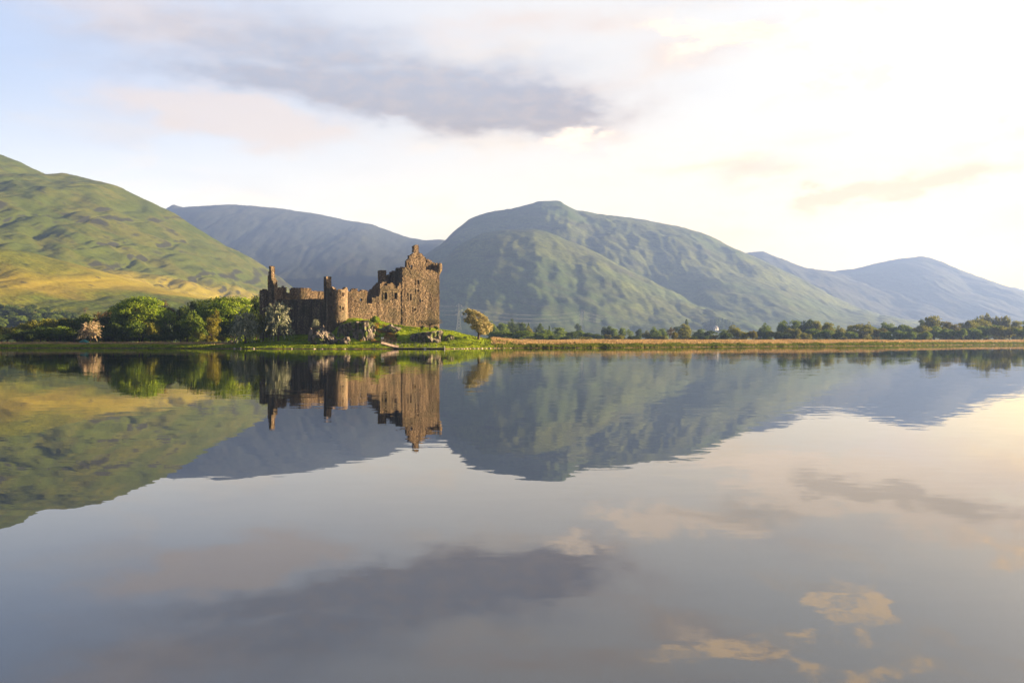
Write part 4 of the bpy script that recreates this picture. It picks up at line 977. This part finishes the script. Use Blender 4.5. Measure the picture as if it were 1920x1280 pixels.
# ------------------------------------------------------------------ pylons, wires, houses
M_STEEL = plain('galvanised_steel', (.34, .35, .35), .5, .1, .2, .3)
WIRE_ENDS = {}
def pylon(label, px, top, D, H=46, base=None):
    x = P(px, 0, D).x; ztop = CAM_H+(640-top)/F_PX*D; z = ztop-H
    root = empty('pylon', (x, D, z)); tag(root, label, 'pylon', 'electricity pylons on the moor')
    w = lambda t: 3.6*(1-t)**1.3+.55
    m_ = MB()
    for sx in (-1, 1):
        for sy in (-1, 1): m_.tube([(sx*w(t), sy*w(t), H*t-1) for t in (0, .25, .5, .75, 1)], [.24, .2, .18, .16, .12], 4)
    lv = [0, .12, .24, .36, .48, .6, .7, .8, .9, 1]
    for a, b in zip(lv[:-1], lv[1:]):
        for sy in (-1, 1):
            m_.tube([(-w(a), sy*w(a), H*a), (w(b), sy*w(b), H*b)], .11, 4); m_.tube([(w(a), sy*w(a), H*a), (-w(b), sy*w(b), H*b)], .11, 4)
    m_.build('lattice_mast', M_STEEL, root)
    ends = []
    for t, L in ((.60, 5.2), (.76, 5.8), (.92, 4.6)):
        q = MB(); zz = H*t
        q.tube([(-L, 0, zz), (L, 0, zz)], .17, 4); q.tube([(-L, 0, zz), (0, 0, zz+1.9)], .11, 4); q.tube([(L, 0, zz), (0, 0, zz+1.9)], .11, 4)
        arm = q.build('crossarm', M_STEEL, root)
        for sx in (-1, 1):
            q = MB(); q.tube([(sx*L, 0, zz), (sx*L, 0, zz-2.2)], .22, 5); q.build('insulator', M_STEEL, arm)
            ends.append(Vector((x+sx*L, D, z+zz-2.2)))
    return ends
pa = pylon('pylon standing just right of the castle keep, left of the lone hawthorn', 860.5, 568.5, 1400)
pb = pylon('pylon rising above the hazy trees, midway between hawthorn and white house', 1091, 579, 1650)
pc = pylon('far faint pylon, smallest of the three, above the tall brown tree', 1252, 593, 2700)
pz = None
def wires(A, B, sag, label, rad=.055):
    lev = ['lowest', 'middle', 'top']
    for i, (a, b) in enumerate(zip(A, B)):
        m_ = MB(); m_.tube([a.lerp(b, t/20)+Vector((0, 0, -4*sag*(t/20)*(1-t/20))) for t in range(21)], rad, 4)
        tag(m_.build('power_line', M_STEEL), f'{lev[i//2]} {"near" if i % 2 else "far"} side power line {label}', 'power line', 'power lines between the pylons')
wires(pa, pb, 11, 'strung from the keep pylon to the middle pylon')
wires(pb, pc, 14, 'strung from the middle pylon to the faint far pylon', .07)
lz = [Vector((P(-160, 0, 900).x+sx*5, 900, CAM_H+(640-py)/F_PX*900)) for py in (492, 478, 462) for sx in (-1, 1)]
wires(lz, pa, 14, 'crossing low over the green hill to the castle', .035)
M_HARL = plain('white_harling', (.28, .29, .30), .8, .04, .5)
M_SLATE = plain('grey_slate', (.09, .095, .11), .7, .2, .5)
M_GLASS = plain('dark_pane', (.03, .035, .04), .2, .1, 1.0)
def house(label, px, foot, D, w, d, h, rh, rz, wing=True):
    p = P(px, foot, D)
    root = empty('house', (p.x, D, p.z), rz); tag(root, label, 'house')
    m_ = MB(); b = len(m_.v)
    def body(x0, w, d, y0, h, rh, name):
        q = MB(); q.v = [Vector(v) for v in [(x0-w/2, y0-d/2, -1), (x0+w/2, y0-d/2, -1), (x0+w/2, y0+d/2, -1), (x0-w/2, y0+d/2, -1), (x0-w/2, y0-d/2, h), (x0+w/2, y0-d/2, h), (x0+w/2, y0+d/2, h), (x0-w/2, y0+d/2, h), (x0-w/2, y0, h+rh), (x0+w/2, y0, h+rh)]]
        q.f = [(0, 1, 5, 4), (2, 3, 7, 6), (1, 2, 6, 9, 5), (3, 0, 4, 8, 7), (4, 5, 9, 8), (6, 7, 8, 9)]
        q.build('wall', M_HARL, root)
        r_ = MB(); L = math.hypot(d/2, rh); a = math.atan2(rh, d/2)
        r_.box((x0, y0-d/4-.1, h+rh/2+.12), (w+.3, L+.5, .15), 0, a); r_.box((x0, y0+d/4+.1, h+rh/2+.12), (w+.3, L+.5, .15), 0, -a)
        rf = r_.build('roof', M_SLATE, root)
        for sx in (-1, 1):
            c = MB(); c.box((x0+sx*(w/2-.5), y0, h+rh+.6), (.9, .9, 1.6)); c.build('chimney', M_HARL, rf)
        for i in range(3):
            for zz in ((1.4, 3.8) if h > 4 else (1.4,)):
                if zz+.8 > h: continue
                c = MB(); c.box((x0+(i-1)*w*.3, y0-d/2-.02, zz), (1.0, .08, 1.3)); c.build('window', M_GLASS, root)
    body(0, w, d, 0, h, rh, 'main')
    if wing: body(-w/2-2.6, 5, d*.8, .4, h*.6, rh*.7, 'wing')
house('white house in front of the blue grove beyond the trees', 1343, 618.5, 1760, 8, 7, 5.2, 3.0, R(50))
house('tiny pale cottage on the moor slope behind the power lines', 1045, 600, 2250, 9, 6, 3.0, 2.4, R(10), False)
